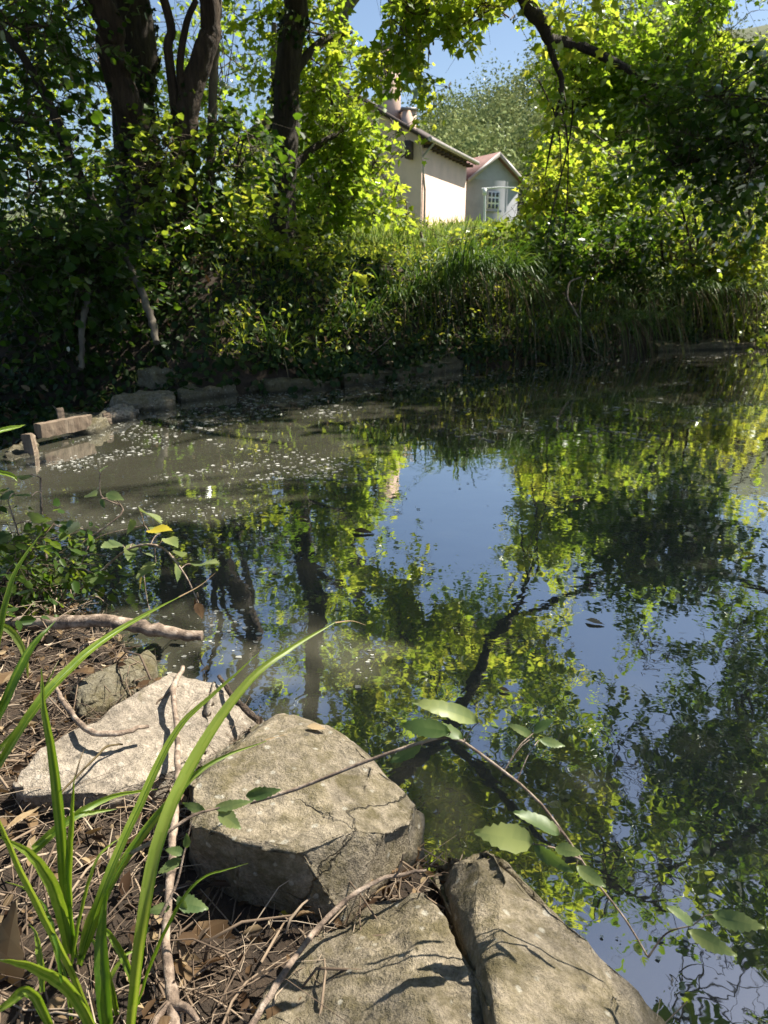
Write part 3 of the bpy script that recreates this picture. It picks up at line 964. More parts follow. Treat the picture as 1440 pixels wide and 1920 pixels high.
def tree(name, label, cat, trunk, radii, limbs=(), blobs=(), bark='bark_dark', lmat='shade', ivy=0, group=None, sides=14, fol=None, ivy_hi=1.0, hubs=None):
    base = np.asarray(trunk[0], float)
    t = thing(name, base, label, cat, group)
    g, p, r = trunk_geo(trunk, radii, sides)
    g.obj('trunk', M[bark], t, True)
    for lp, lr in limbs:
        lg_, _, _ = trunk_geo(lp, lr, 9, 24)
        lg_.obj('limb', M[bark], t, True)
    if blobs:
        lg, tg = foliage(blobs, hubs=hubs, **(fol or {}))
        lg.obj('crown', M[lmat], t)
        tag(tg.obj('twigs', M['twig'], t), kind='stuff')
    if ivy:
        ivy_on(p, r, ivy, 0.075, 0, ivy_hi).obj('ivy', M['ivy'], t)
    return t


def B(px, py, Y, r, n):
    return (A(px, py, Y), r, n)


FS = dict(leaf='round', size=0.105, spc=6, lps=8, slen=0.5, sigma=0.35)
FM = dict(leaf='maple', size=0.112, spc=6, lps=9, slen=0.5, sigma=0.35)

# thick ivy clad trunk
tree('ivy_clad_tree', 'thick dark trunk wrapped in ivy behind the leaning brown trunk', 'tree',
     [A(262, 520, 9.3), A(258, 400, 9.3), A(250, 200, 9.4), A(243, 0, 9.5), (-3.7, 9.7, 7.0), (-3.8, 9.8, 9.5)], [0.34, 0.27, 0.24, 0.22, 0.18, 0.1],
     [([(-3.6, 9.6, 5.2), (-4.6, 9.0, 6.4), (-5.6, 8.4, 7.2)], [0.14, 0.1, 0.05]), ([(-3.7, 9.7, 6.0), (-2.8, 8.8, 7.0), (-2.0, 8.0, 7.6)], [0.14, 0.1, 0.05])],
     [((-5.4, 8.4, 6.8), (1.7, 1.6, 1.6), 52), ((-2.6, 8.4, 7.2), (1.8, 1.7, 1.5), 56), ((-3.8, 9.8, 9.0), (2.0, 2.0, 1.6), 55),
      ((-4.6, 10.0, 5.2), (1.4, 1.2, 1.2), 30), ((-4.6, 6.4, 4.7), (1.5, 1.1, .7), 40), ((-2.8, 6.9, 5.0), (1.3, 1.0, .7), 30), ((-6.4, 7.2, 5.0), (1.4, 1.2, .9), 34)], ivy=2600, fol=FS)  # last three leaf masses are unseen, added to shade the bank below
tree('leaning_tree', 'brown smooth trunk leaning out to the upper edge over the ivy clad trunk', 'tree',
     [A(300, 500, 8.8), A(283, 400, 8.75), A(262, 290, 8.7), A(232, 190, 8.6), A(200, 85, 8.5), A(172, 0, 8.4), (-4.1, 8.1, 5.2), (-4.7, 7.8, 6.8)],
     [0.2, 0.18, 0.165, 0.155, 0.14, 0.13, 0.1, 0.05], [],
     [((-4.6, 7.6, 6.2), (1.5, 1.4, 1.4), 44), ((-3.4, 7.2, 5.2), (1.2, 1.0, 0.9), 26), B(120, 60, 8.3, (0.7, .5, .45), 12)], 'bark_brown', ivy=90, fol=FS)
tree('forked_tree', 'brown trunk that bends right above its fork, with two thin stems', 'tree',
     [A(352, 520, 8.7), A(345, 400, 8.65), A(338, 270, 8.6), A(352, 180, 8.6), A(383, 90, 8.6), A(388, 0, 8.6), (-2.2, 8.4, 5.4), (-2.0, 8.0, 7.4)],
     [0.165, 0.145, 0.135, 0.125, 0.112, 0.10, 0.08, 0.04],
     [([A(336, 255, 8.6), A(326, 180, 8.55), A(315, 90, 8.5), A(308, 0, 8.5), (-2.8, 8.3, 5.5)], [0.06, 0.052, 0.048, 0.045, 0.02]),
      ([A(345, 215, 8.55), A(338, 130, 8.5), A(348, 50, 8.5), A(368, 0, 8.5)], [0.05, 0.04, 0.035, 0.03])],
     [((-1.9, 7.9, 6.6), (1.6, 1.5, 1.4), 46), ((-2.7, 7.8, 5.2), (1.1, 1.0, 0.8), 22), B(380, 430, 8.4, (0.55, .4, .3), 9), B(420, 250, 8.6, (0.4, .4, .5), 8)],
     'bark_brown', ivy=260, ivy_hi=0.45, fol=FS)
tree('pole_tree', 'slim straight grey stem just beside the forked trunk', 'tree',
     [A(388, 520, 8.9), A(394, 330, 8.9), A(397, 200, 8.9), A(401, 60, 8.9), A(404, -30, 8.9), (-2.0, 8.9, 5.2)], [0.058, 0.052, 0.05, 0.047, 0.04, 0.02],
     [], [((-2.0, 8.8, 5.2), (0.9, 0.9, 0.8), 14), B(450, 300, 8.8, (.5, .4, .5), 9)], 'bark_grey', sides=9, fol=FS)
tree('tall_tree', 'dark upright trunk with ivy, sunlit maple leaves hanging to its side', 'tree',
     [A(535, 530, 10.4), A(528, 420, 10.4), A(530, 320, 10.4), A(540, 180, 10.5), A(548, 60, 10.5), A(552, -30, 10.6), (-1.4, 10.6, 7.5), (-1.3, 10.6, 10)],
     [0.22, 0.19, 0.175, 0.165, 0.155, 0.15, 0.12, 0.06],
     [([A(540, 150, 10.4), A(600, 80, 10.8), A(660, 60, 11.2)], [0.07, 0.05, 0.02]), ([A(532, 330, 10.4), A(600, 270, 10.9), A(680, 230, 11.4)], [0.06, 0.045, 0.02]),
      ([(-1.4, 10.6, 6), (-0.4, 9.4, 7.2), (0.6, 8.6, 7.8)], [0.12, 0.08, 0.04])],
     [B(620, 70, 11.2, (0.75, .6, .75), 22), B(640, 200, 11.4, (0.7, .6, .6), 24), B(700, 290, 11.8, (0.62, .6, .6), 22), B(620, 330, 11.5, (.65, .6, .65), 22), B(690, 380, 12.0, (.7, .5, .4), 20),
      B(745, 350, 11.9, (.3, .4, .35), 9), B(752, 270, 11.9, (.24, .3, .4), 9), B(762, 405, 12.2, (.3, .3, .25), 8), B(600, 420, 11.0, (.5, .4, .35), 12), B(700, 120, 11.6, (.45, .5, .4), 10), B(735, 215, 11.8, (.3, .3, .35), 9), B(765, 135, 11.6, (.3, .3, .35), 10), B(795, 60, 11.8, (.35, .3, .3), 9), B(720, 30, 11.6, (.35, .3, .3), 7),
      ((-1.0, 10.2, 8.0), (1.9, 1.8, 1.6), 52), ((0.5, 8.8, 7.6), (1.5, 1.3, 1.2), 34), ((-0.3, 10.9, 5.4), (1.0, .9, .8), 34), ((0.9, 10.4, 5.5), (0.9, .8, .65), 30), ((0.2, 10.2, 6.6), (1.1, .9, .8), 30), ((1.6, 10.4, 5.9), (.8, .8, .6), 20)],
     lmat='maple', ivy=900, fol=FM)
tree('sapling', 'thin bare leaning stem crossing the dark leaves beside the ivy clad trunk', 'tree',
     [A(225, 480, 7.7), A(175, 380, 7.7), A(128, 285, 7.7), A(80, 170, 7.6), A(20, 75, 7.5), A(-60, 10, 7.5)], [0.055, 0.05, 0.046, 0.042, 0.036, 0.03],
     [([A(118, 250, 7.7), A(60, 230, 7.5), A(-20, 222, 7.4)], [0.03, 0.025, 0.02])],
     [B(60, 340, 7.4, (.6, .5, .35), 11), B(60, 190, 7.6, (.6, .5, .4), 9), B(40, 40, 7.6, (.6, .6, .4), 9)],
     sides=8, fol=FS)
# understorey hazels on the dark bank
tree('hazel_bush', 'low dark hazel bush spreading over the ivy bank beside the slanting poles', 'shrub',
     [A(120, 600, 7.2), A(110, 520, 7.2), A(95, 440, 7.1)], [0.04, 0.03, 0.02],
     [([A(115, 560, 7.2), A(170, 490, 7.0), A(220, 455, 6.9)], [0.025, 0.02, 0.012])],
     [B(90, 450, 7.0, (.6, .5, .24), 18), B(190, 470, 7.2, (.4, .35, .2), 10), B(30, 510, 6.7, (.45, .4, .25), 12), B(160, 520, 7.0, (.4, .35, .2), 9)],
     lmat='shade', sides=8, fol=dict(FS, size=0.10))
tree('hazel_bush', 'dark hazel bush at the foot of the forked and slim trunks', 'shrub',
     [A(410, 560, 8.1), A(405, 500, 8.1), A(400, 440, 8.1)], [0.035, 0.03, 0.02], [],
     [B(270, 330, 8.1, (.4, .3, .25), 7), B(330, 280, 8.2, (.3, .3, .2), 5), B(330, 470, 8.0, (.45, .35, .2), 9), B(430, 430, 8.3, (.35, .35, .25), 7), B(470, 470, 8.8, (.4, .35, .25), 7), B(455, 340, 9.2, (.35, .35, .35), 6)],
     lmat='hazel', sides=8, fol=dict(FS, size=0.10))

# sunlit trees further back
FB = dict(leaf='lobed', size=0.13, spc=6, lps=7, slen=0.55, sigma=0.45, dens=1.15)
for k, (bx, by, lab, bl) in enumerate([
        (-9.0, 14.0, 'sunlit backdrop tree at the very edge beyond the sapling', [((-9, 13.5, 5), (2.2, 1.8, 2.0), 60), ((-8, 13, 2.6), (1.8, 1.4, 1.0), 34), ((-6.9, 13.6, 4.0), (1.4, 1.2, 1.6), 34)]),
        (-5.2, 15.0, 'sunlit backdrop tree seen between the ivy clad and forked trunks', [((-5.2, 15, 5.2), (2.0, 1.8, 1.9), 60), ((-3.9, 14.2, 6.2), (1.5, 1.2, 1.3), 34), ((-4.8, 14.5, 2.8), (1.8, 1.3, 0.9), 34)]),
        (-2.2, 15.5, 'bright yellow green maple between the slim stem and the tall trunk', [((-3.0, 15, 4.8), (1.6, 1.5, 1.7), 52), ((-2.6, 14.8, 2.6), (1.5, 1.2, 0.9), 32), ((-1.8, 14.2, 6.6), (1.6, 1.5, 1.2), 36)])]):
    tree('maple_tree', lab, 'tree', [(bx, by + 0.6, gz(bx, by) - 0.1), (bx, by + 0.5, 3), (bx + 0.1, by + 0.3, 5.5)], [0.16, 0.12, 0.05], [], bl,
         'bark_grey', 'maple', 0, 'maples on the slope', 8, FB)

tree('maple_tree', 'tall maple rising past the upper edge behind the tall ivy trunk', 'tree', [(-1.4, 18, gz(-1.4, 18) - .1), (-1.3, 18, 4), (-0.8, 17.9, 7), (-0.2, 17.8, 10.5)], [0.24, 0.2, 0.16, 0.06],
     [([(-1.0, 18, 6.2), (0.8, 17.8, 8.0), (2.6, 17.6, 8.8), (4.6, 17.8, 9.4)], [0.12, 0.09, 0.06, 0.03])],
     [((0.4, 17.6, 9.4), (1.8, 1.6, 1.9), 60), ((2.6, 17.6, 8.9), (1.6, 1.4, 1.4), 52), ((4.6, 18, 9.6), (1.7, 1.5, 1.6), 52), ((1.6, 17.6, 11.4), (2.0, 1.6, 1.2), 44), ((4.0, 17.8, 11.6), (1.6, 1.5, 1.0), 30)],
     'bark_grey', 'maple', 0, 'maples on the slope', 8, dict(FB, size=0.17, slen=.65, sigma=.5))

# overhanging tree: trunk beside the pond outside the picture, limbs over the water
FO = dict(leaf='lobed', size=0.118, spc=6, lps=9, slen=0.5, sigma=0.38, dens=1.3)
L1 = [(-5.4, 3.4, 3.2), (-3.0, 5.0, 4.6), (-0.6, 6.3, 4.75), (0.75, 7.2, 4.15), A(985, 0, 8.0), A(1012, 38, 8.15), A(1030, 75, 8.3)]
tree('overhanging_tree', 'maple whose bare drooping limb forks against the sky over the pond', 'tree',
     [(-5.6, 3.2, -0.3), (-5.5, 3.3, 2), (-5.2, 3.4, 4.5), (-4.4, 3.6, 7.5), (-4.0, 3.8, 9.5)], [0.34, 0.28, 0.24, 0.15, 0.06],
     [(L1, [0.15, 0.13, 0.10, 0.085, 0.075, 0.068, 0.06]),
      ([A(1030, 75, 8.3), A(1078, 82, 8.5), A(1135, 108, 8.7), A(1200, 142, 9.0), A(1260, 180, 9.2)], [0.055, 0.05, 0.046, 0.036, 0.02]),
      ([A(1030, 75, 8.3), A(1038, 110, 8.35), A(1054, 160, 8.4), A(1040, 235, 8.4), A(1022, 330, 8.4)], [0.042, 0.034, 0.026, 0.016, 0.006]),
      ([(-5.2, 3.4, 4.8), (-3.2, 4.0, 6.2), (-0.8, 4.6, 6.8), (1.2, 5.0, 6.6)], [0.16, 0.12, 0.08, 0.04]),
      ([(-4.8, 3.5, 6.2), (-3.6, 5.6, 7.8), (-2.2, 7.0, 8.2)], [0.12, 0.09, 0.04]),
      ([(0.75, 7.2, 4.15), (1.8, 6.6, 5.2), (3.2, 6.2, 5.9)], [0.07, 0.05, 0.02])],
     [((1.0, 5.0, 6.4), (1.5, 1.3, 0.9), 40), ((-0.8, 4.8, 6.6), (1.4, 1.2, 0.9), 36), ((-2.6, 4.6, 6.2), (1.5, 1.3, 1.0), 34), ((-2.0, 7.0, 8.0), (1.6, 1.4, 1.0), 34),
      ((0.3, 7.4, 5.6), (1.3, 0.9, 0.7), 26), ((2.6, 6.4, 5.6), (1.2, 1.0, 0.8), 28), ((1.8, 7.6, 5.2), (0.9, 0.7, 0.6), 16),
      B(760, 20, 8.4, (.55, .4, .28), 14), B(800, 70, 8.6, (.35, .4, .3), 9), B(720, 110, 9.0, (.3, .3, .3), 6), B(905, 0, 8.4, (.6, .4, .22), 14), B(860, 45, 8.6, (.35, .3, .25), 9), B(960, 25, 8.7, (.3, .3, .2), 7), B(1010, -20, 8.2, (.6, .4, .22), 9),
      B(1040, 20, 8.6, (.35, .3, .2), 5), B(840, 165, 8.8, (.12, .15, .2), 2), B(1060, 210, 8.8, (.28, .3, .4), 6),
      ((3.4, 4.2, 6.4), (1.3, 1.2, 0.8), 26), ((3.0, 5.2, 6.0), (1.2, 1.0, .7), 34), ((3.9, 4.6, 6.2), (1.0, .9, .7), 24), ((2.2, 4.4, 5.8), (.9, .8, .6), 20), ((-3.8, 3.6, 8.8), (1.6, 1.5, 1.1), 24),
      ((1.2, 6.2, 6.9), (1.5, 1.3, 0.9), 44), ((-0.2, 6.0, 7.3), (1.4, 1.3, 0.9), 34), ((2.2, 4.8, 7.2), (1.5, 1.3, 0.9), 40), ((3.4, 5.7, 7.3), (1.5, 1.3, 0.9), 44), ((4.5, 5.0, 7.4), (1.4, 1.3, 0.9), 36),
      ((0.6, 9.0, 7.4), (1.4, 1.3, 0.9), 38), ((1.9, 8.2, 7.0), (1.4, 1.2, 0.9), 40), ((0.4, 7.6, 8.4), (1.6, 1.4, 0.8), 36)],
     'bark_dark', 'maple', 0, fol=dict(FO, tint_shift=-0.02))
# tree on the other bank outside the picture, crown over the water
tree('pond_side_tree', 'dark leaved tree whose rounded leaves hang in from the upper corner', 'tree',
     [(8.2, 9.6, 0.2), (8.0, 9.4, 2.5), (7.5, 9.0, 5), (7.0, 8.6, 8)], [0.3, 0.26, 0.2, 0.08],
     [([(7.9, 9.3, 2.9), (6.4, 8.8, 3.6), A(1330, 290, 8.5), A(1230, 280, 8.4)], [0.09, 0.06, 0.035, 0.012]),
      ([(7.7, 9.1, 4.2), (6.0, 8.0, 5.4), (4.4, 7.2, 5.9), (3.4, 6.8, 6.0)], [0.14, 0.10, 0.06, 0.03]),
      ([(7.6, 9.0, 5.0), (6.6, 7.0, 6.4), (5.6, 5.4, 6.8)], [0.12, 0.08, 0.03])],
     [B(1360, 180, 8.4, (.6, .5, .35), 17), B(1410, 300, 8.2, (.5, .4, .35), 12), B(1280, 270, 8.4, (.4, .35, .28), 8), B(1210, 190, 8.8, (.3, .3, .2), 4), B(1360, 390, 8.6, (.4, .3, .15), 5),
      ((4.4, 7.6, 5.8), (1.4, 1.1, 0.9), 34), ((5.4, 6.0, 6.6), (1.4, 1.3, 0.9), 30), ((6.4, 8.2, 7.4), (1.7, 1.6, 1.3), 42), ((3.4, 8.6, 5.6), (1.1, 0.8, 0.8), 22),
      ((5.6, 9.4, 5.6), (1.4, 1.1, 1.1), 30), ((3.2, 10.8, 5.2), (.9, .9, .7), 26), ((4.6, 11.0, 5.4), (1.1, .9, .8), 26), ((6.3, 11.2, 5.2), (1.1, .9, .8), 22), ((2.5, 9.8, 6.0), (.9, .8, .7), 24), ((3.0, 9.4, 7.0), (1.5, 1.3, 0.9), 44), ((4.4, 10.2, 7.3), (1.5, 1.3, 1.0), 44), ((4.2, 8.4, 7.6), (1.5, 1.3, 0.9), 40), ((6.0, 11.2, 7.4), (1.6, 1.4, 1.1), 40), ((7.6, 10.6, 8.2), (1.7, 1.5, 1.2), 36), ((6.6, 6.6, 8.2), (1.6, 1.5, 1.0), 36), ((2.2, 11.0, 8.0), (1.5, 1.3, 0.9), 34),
      ((8.2, 6.6, 7.0), (1.8, 1.6, 1.2), 60), ((9.8, 7.6, 8.6), (1.9, 1.6, 1.4), 60), ((8.2, 4.6, 7.6), (1.7, 1.5, 1.1), 50), ((6.4, 4.4, 8.0), (1.6, 1.4, 1.0), 46), ((5.4, 3.2, 7.6), (1.6, 1.4, 1.0), 44), ((4.0, 2.4, 7.0), (1.5, 1.3, 1.0), 36), ((9.4, 9.6, 7.0), (1.7, 1.5, 1.3), 46)],  # unseen leaf masses added to shade the water and near rocks
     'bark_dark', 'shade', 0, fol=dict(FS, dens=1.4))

tree('maple_tree', 'bright maple filling the upper corner behind the dark rounded leaves', 'tree', [(6.6, 17, gz(6.6, 17) - .1), (6.5, 17, 3.5), (6.3, 16.8, 6.5)], [0.2, 0.16, 0.06],
     [([(6.5, 17, 3.2), (5.2, 16.6, 4.6), (4.2, 16.4, 5.2)], [0.09, 0.06, 0.03]), ([(6.5, 17, 3.6), (8, 16.6, 4.8), (9.2, 16.4, 5.4)], [0.09, 0.06, 0.03])],
     [B(1075, 165, 16.2, (1.0, .9, 1.0), 34), B(1130, 40, 16.4, (1.2, .9, .9), 40), B(1250, 120, 16.4, (1.3, 1.0, 1.1), 50), B(1350, 20, 16.5, (1.3, 1.0, .9), 40), B(1420, 150, 16.4, (1.2, 1.0, 1.1), 40), B(1180, 270, 16.2, (1.3, .9, .9), 40), B(1340, 290, 16.2, (1.3, .9, .9), 36), B(1250, -60, 16.5, (1.6, 1, .8), 36)],
     'bark_grey', 'maple', 0, 'maples on the slope', 8, dict(FB, size=0.16, slen=.6, sigma=.45))

# sunlit thicket on the right bank
FH = dict(leaf='lobed', size=0.12, spc=6, lps=8, slen=0.5, sigma=0.4)
for nm, lab, base, bl, mt in [
        ('hazel_bush', 'bright backlit bush below the forked limb, next to the grey house', (3.2, 12.6), [B(1000, 240, 12.4, (.75, .7, .7), 26), B(1060, 330, 12.4, (.9, .7, .6), 30), B(995, 380, 12.2, (.5, .5, .45), 15), B(1020, 150, 12.8, (.45, .5, .5), 12)], 'maple'),
        ('hazel_bush', 'bright backlit bush under the dark rounded leaves', (5.2, 12.8), [B(1170, 280, 12.6, (1.0, .8, .9), 36), B(1200, 400, 12.4, (1.0, .7, .5), 28), B(1130, 180, 13.0, (.9, .7, .6), 22)], 'maple'),
        ('hazel_bush', 'sunlit bush rising to the upper corner behind dark rounded leaves', (8.0, 13.5), [B(1330, 90, 13.5, (1.3, .9, .9), 40), B(1380, 280, 13.2, (1.2, .9, 1.0), 34), B(1220, 60, 13.4, (.9, .7, .7), 28), B(1280, -60, 13.4, (1.3, .9, .7), 30), B(1130, 40, 13.2, (.6, .6, .5), 14)], 'hazel'),
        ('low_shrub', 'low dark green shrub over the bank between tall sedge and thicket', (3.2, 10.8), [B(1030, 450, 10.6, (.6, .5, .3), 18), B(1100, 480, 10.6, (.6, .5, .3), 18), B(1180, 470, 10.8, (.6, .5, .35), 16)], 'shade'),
        ('low_shrub', 'tangled shrub with brown stems at the edge over the dry grass bank', (5.6, 11.2), [B(1300, 470, 10.9, (.7, .5, .35), 16), B(1400, 450, 10.9, (.6, .5, .5), 16), B(1370, 540, 10.6, (.6, .4, .25), 10)], 'hazel'),
        ('low_shrub', 'leafy weeds clump at the lawn edge before the pink house', (0.6, 12.5), [B(770, 440, 12.5, (.7, .5, .22), 12), B(860, 440, 13.0, (.6, .5, .2), 10), B(690, 470, 11.4, (.6, .5, .25), 14)], 'hazel'),
        ('low_shrub', 'dark leafy shrub on the bank below the tall ivy trunk', (-1.2, 9.2), [B(560, 500, 9.0, (.55, .5, .3), 15), B(620, 540, 8.6, (.5, .4, .25), 12), B(480, 520, 8.8, (.45, .4, .25), 10)], 'hazel')]:
    z0 = gz(*base) - 0.1
    hub = [np.array([c[0] * 0.5 + base[0] * 0.5, c[1] * 0.5 + base[1] * 0.5, z0 + 0.55 * (c[2] - z0)]) for c, _, _ in bl]
    limbs = [([(base[0], base[1], z0), (base[0] * .7 + h[0] * .3, base[1] * .7 + h[1] * .3, z0 * .45 + h[2] * .55), h], [0.035, 0.028, 0.012]) for h in hub]
    tree(nm, lab, 'shrub', [(base[0], base[1], z0), (base[0] + .05, base[1], z0 + .25), (base[0], base[1], z0 + .5)], [0.05, 0.04, 0.02], limbs, bl, 'bark_grey', mt, 0, None, 8, FH, hubs=hub)
#SECTION4

# ------------------------------------------------------------------ stones
def rock(name, pts, mat, seed, label=None, cat='stone', group=None, edge=0.02, bevel=0.012, disp=0.012, strata=None, chips=7):
    bm = bmesh.new()
    for p in pts:
        bm.verts.new(tuple(map(float, p)))
    ret = bmesh.ops.convex_hull(bm, input=bm.verts)
    junk = [e for e in set(ret.get('geom_interior', []) + ret.get('geom_unused', [])) if isinstance(e, bmesh.types.BMVert)]
    if junk:
        bmesh.ops.delete(bm, geom=junk, context='VERTS')
    bmesh.ops.dissolve_limit(bm, angle_limit=math.radians(7), verts=bm.verts, edges=bm.edges)
    rs = random.Random(seed * 31 + 5)
    cc = sum((v.co for v in bm.verts), Vector()) / len(bm.verts)
    ext = max((v.co - cc).length for v in bm.verts)
    for _ in range(chips):
        vv = rs.choice([v for v in bm.verts])
        nd = ((vv.co - cc).normalized() + Vector((rs.uniform(-.5, .5), rs.uniform(-.5, .5), rs.uniform(-.2, .5)))).normalized()
        far_ = max((v.co - cc).dot(nd) for v in bm.verts)
        bmesh.ops.bisect_plane(bm, geom=bm.verts[:] + bm.edges[:] + bm.faces[:], plane_co=cc + nd * (far_ - ext * rs.uniform(0.02, 0.06)), plane_no=nd, clear_outer=True)
        bmesh.ops.holes_fill(bm, edges=[e for e in bm.edges if e.is_boundary], sides=0)
    bmesh.ops.bevel(bm, geom=list(bm.edges), offset=bevel, segments=2, affect='EDGES', profile=0.6)
    bmesh.ops.triangulate(bm, faces=bm.faces)
    for _ in range(5):
        lg = [e for e in bm.edges if e.calc_length() > edge * 1.5]
        if not lg or len(bm.faces) > 30000:
            break
        bmesh.ops.subdivide_edges(bm, edges=lg, cuts=1)
        bmesh.ops.triangulate(bm, faces=[f for f in bm.faces if len(f.verts) > 3])
    bm.normal_update()
    bm.verts.ensure_lookup_table()
    c = sum((v.co for v in bm.verts), Vector()) / len(bm.verts)
    off = Vector((seed * 7.3, seed * 3.1, seed * 1.7))
    sv = Vector(strata) if strata else Vector((0.15, 0.1, 1)).normalized()
    moves = []
    k = 0.20 / max(0.2, (bm.verts[0].co - c).length * 1.2)
    for v in bm.verts:
        q = v.co * (5.5 * max(0.5, k)) + off
        a = mnoise.fractal(q, 0.75, 2.1, 6)
        b = mnoise.ridged_multi_fractal(q * 1.7, 1.0, 2.2, 4, 1.0, 2.0) - 1.1
        chip = mnoise.cell(q * 2.2) - 0.5
        st = math.sin((v.co.dot(sv)) * 75 + 5 * mnoise.noise(q)) * 0.5
        moves.append(v.normal * (disp * (1.3 * a + 0.55 * b + 0.18 * chip + 0.28 * st)))
    for v, m_ in zip(bm.verts, moves):
        v.co += m_
    for v in bm.verts:
        v.co -= c
    me = bpy.data.meshes.new(name)
    bm.to_mesh(me)
    bm.free()
    for p in me.polygons:
        p.use_smooth = True
    me.materials.append(M[mat])
    o = link(name, me)
    o.location = c
    return tag(o, label, cat, group)


def slabpts(top, thick, grow=0.04):
    """top: list of (px,py,z); adds a slightly larger lower ring"""
    t = [G(*q) for q in top]
    c = sum(t) / len(t)
    low = []
    for p in t:
        d = p - c
        low.append(np.array([c[0] + d[0] * (1 + grow), c[1] + d[1] * (1 + grow), c[2] - thick]))
    return t + low


gN = 'stones of the near bank'
rock('stone', slabpts([(350, 1475, .25), (392, 1432, .25), (520, 1345, .22), (612, 1362, .23), (705, 1425, .22), (788, 1505, .18), (782, 1535, .19), (640, 1612, .25), (430, 1572, .26), (345, 1545, .24)], 0.10, 0.0)
     + [G(345, 1640, .09), G(400, 1700, .05), G(530, 1692, .05), G(690, 1655, .03), G(792, 1622, -.02), G(800, 1560, -.1), G(640, 1400, -.1), G(380, 1450, -.05)],
     'rock', 1, 'big grey boulder with flat top in the middle of the near bank', group=gN, edge=0.0085, bevel=0.0045, disp=0.0115)
rock('stone', slabpts([(18, 1468, .20), (75, 1402, .21), (170, 1342, .2), (335, 1254, .17), (405, 1272, .16), (470, 1320, .12), (502, 1352, .08), (385, 1424, .15), (200, 1488, .19), (40, 1492, .19)], 0.07, -0.03),
     'rock_pale', 2, 'pale flat slab with broken surface, sticks lying on it', group=gN, edge=0.009, bevel=0.005, disp=0.010, strata=(0.3, 0.2, 1))
rock('stone', slabpts([(135, 1292, .16), (200, 1243, .17), (283, 1216, .13), (290, 1262, .10), (245, 1292, .14), (150, 1330, .16)], 0.16, 0.05),
     'rock_moss', 3, 'brown mossy stone at the water behind the pale slab', group=gN, edge=0.013, disp=0.010)
rock('stone', slabpts([(798, 1664, .19), (700, 1676, .17), (600, 1732, .16), (520, 1838, .165), (450, 1938, .17), (905, 1885, .215), (852, 1765, .21), (700, 2050, .22), (905, 2000, .22)], 0.20, 0.0),
     'rock', 4, 'angular cracked stone at the lower edge between boulder and dappled rock', group=gN, edge=0.0085, bevel=0.0045, disp=0.0125, strata=(0.8, 0.3, 0.5))
rock('stone', slabpts([(895, 1572, .22), (812, 1632, .10), (965, 1636, .255), (1045, 1690, .25), (1150, 1788, .20), (1248, 1912, .11), (1330, 2040, .04), (890, 1745, .24), (945, 1890, .265), (975, 2100, .28), (1150, 2100, .26)], 0.33, 0.0),
     'rock', 9, 'large peaked rock sloping into the water at the lower corner', group=gN, edge=0.009, bevel=0.005, disp=0.0105, strata=(0.6, 0.2, 0.8))
rock('stone', slabpts([(350, 1440, .17), (420, 1390, .15), (500, 1350, .12), (520, 1390, .14), (420, 1440, .17)], 0.14, 0.1),
     'rock_moss', 6, 'narrow dark stone wedged between pale slab and big boulder', group=gN, edge=0.013, disp=0.01)

gW = 'stones of the old weir'
for k, (top, th, mt, lab) in enumerate([
        ([(112, 772, .11), (150, 766, .13), (195, 768, .12), (205, 785, .10), (160, 798, .09), (118, 790, .09)], 0.25, 'rock_moss', 'mossy weir stone behind the wooden board'),
        ([(192, 764, .09), (232, 753, .12), (260, 766, .08), (245, 778, .05), (205, 782, .07)], 0.2, 'rock_pale', 'brightly sunlit pale weir stone beside the mossy one'),
        ([(212, 742, .11), (262, 733, .13), (328, 730, .13), (325, 746, .11), (262, 757, .09), (215, 752, .10)], 0.25, 'rock', 'long flat weir slab lying beyond the sunlit stone'),
        ([(332, 724, .11), (385, 710, .14), (440, 706, .14), (440, 722, .11), (385, 732, .09), (338, 740, .09)], 0.25, 'rock_moss', 'weathered weir block next to the dark gap'),
        ([(444, 708, .12), (492, 702, .14), (498, 714, .11), (470, 725, .08), (444, 724, .08)], 0.25, 'rock_moss', 'last weir block before the concrete edging'),
        ([(258, 694, .25), (300, 689, .28), (325, 692, .27), (330, 700, .22), (285, 703, .22)], 0.15, 'rock_moss', 'dark stone lying back in the ivy behind the weir'),
        ([(2, 842, .06), (45, 822, .08), (70, 828, .06), (55, 850, .02), (5, 866, .0)], 0.2, 'rock_moss', 'low stone at the picture edge beside the short post')]):
    rock('stone', slabpts([(a_, b_, c_ * 0.72) for a_, b_, c_ in top], th, 0.10), mt, 20 + k, lab, group=gW, edge=0.025, bevel=0.012, disp=0.028)

gE = 'concrete edging along the far shore'
for k, (a, b, h, lab) in enumerate([((506, 738), (640, 727), 0.075, 'concrete edging under the bright sedge tuft'), ((646, 726), (742, 713), 0.09, 'concrete edging with the dead reed leaning on it'),
                                    ((745, 713), (872, 694), 0.12, 'concrete edging next to the tall hanging sedge'), ((1235, 660), (1445, 652), 0.09, 'concrete edging under the hanging dry grass')]):
    p0, p1 = G(*a, 0.0), G(*b, 0.0)
    d = unit(p1 - p0)
    nb = np.array([-d[1], d[0], 0])
    pts = []
    n = 4
    for i in range(n):
        q = p0 + (p1 - p0) * i / (n - 1)
        pts += [q + UP * (h + R.uniform(-.015, .015)), q + nb * 0.3 + UP * (h + 0.02), q - UP * 0.3, q + nb * 0.35 - UP * 0.3]
    rock('edging_stone', pts, 'concrete', 40 + k, lab, 'edging', gE, edge=0.04, bevel=0.015, disp=0.03)

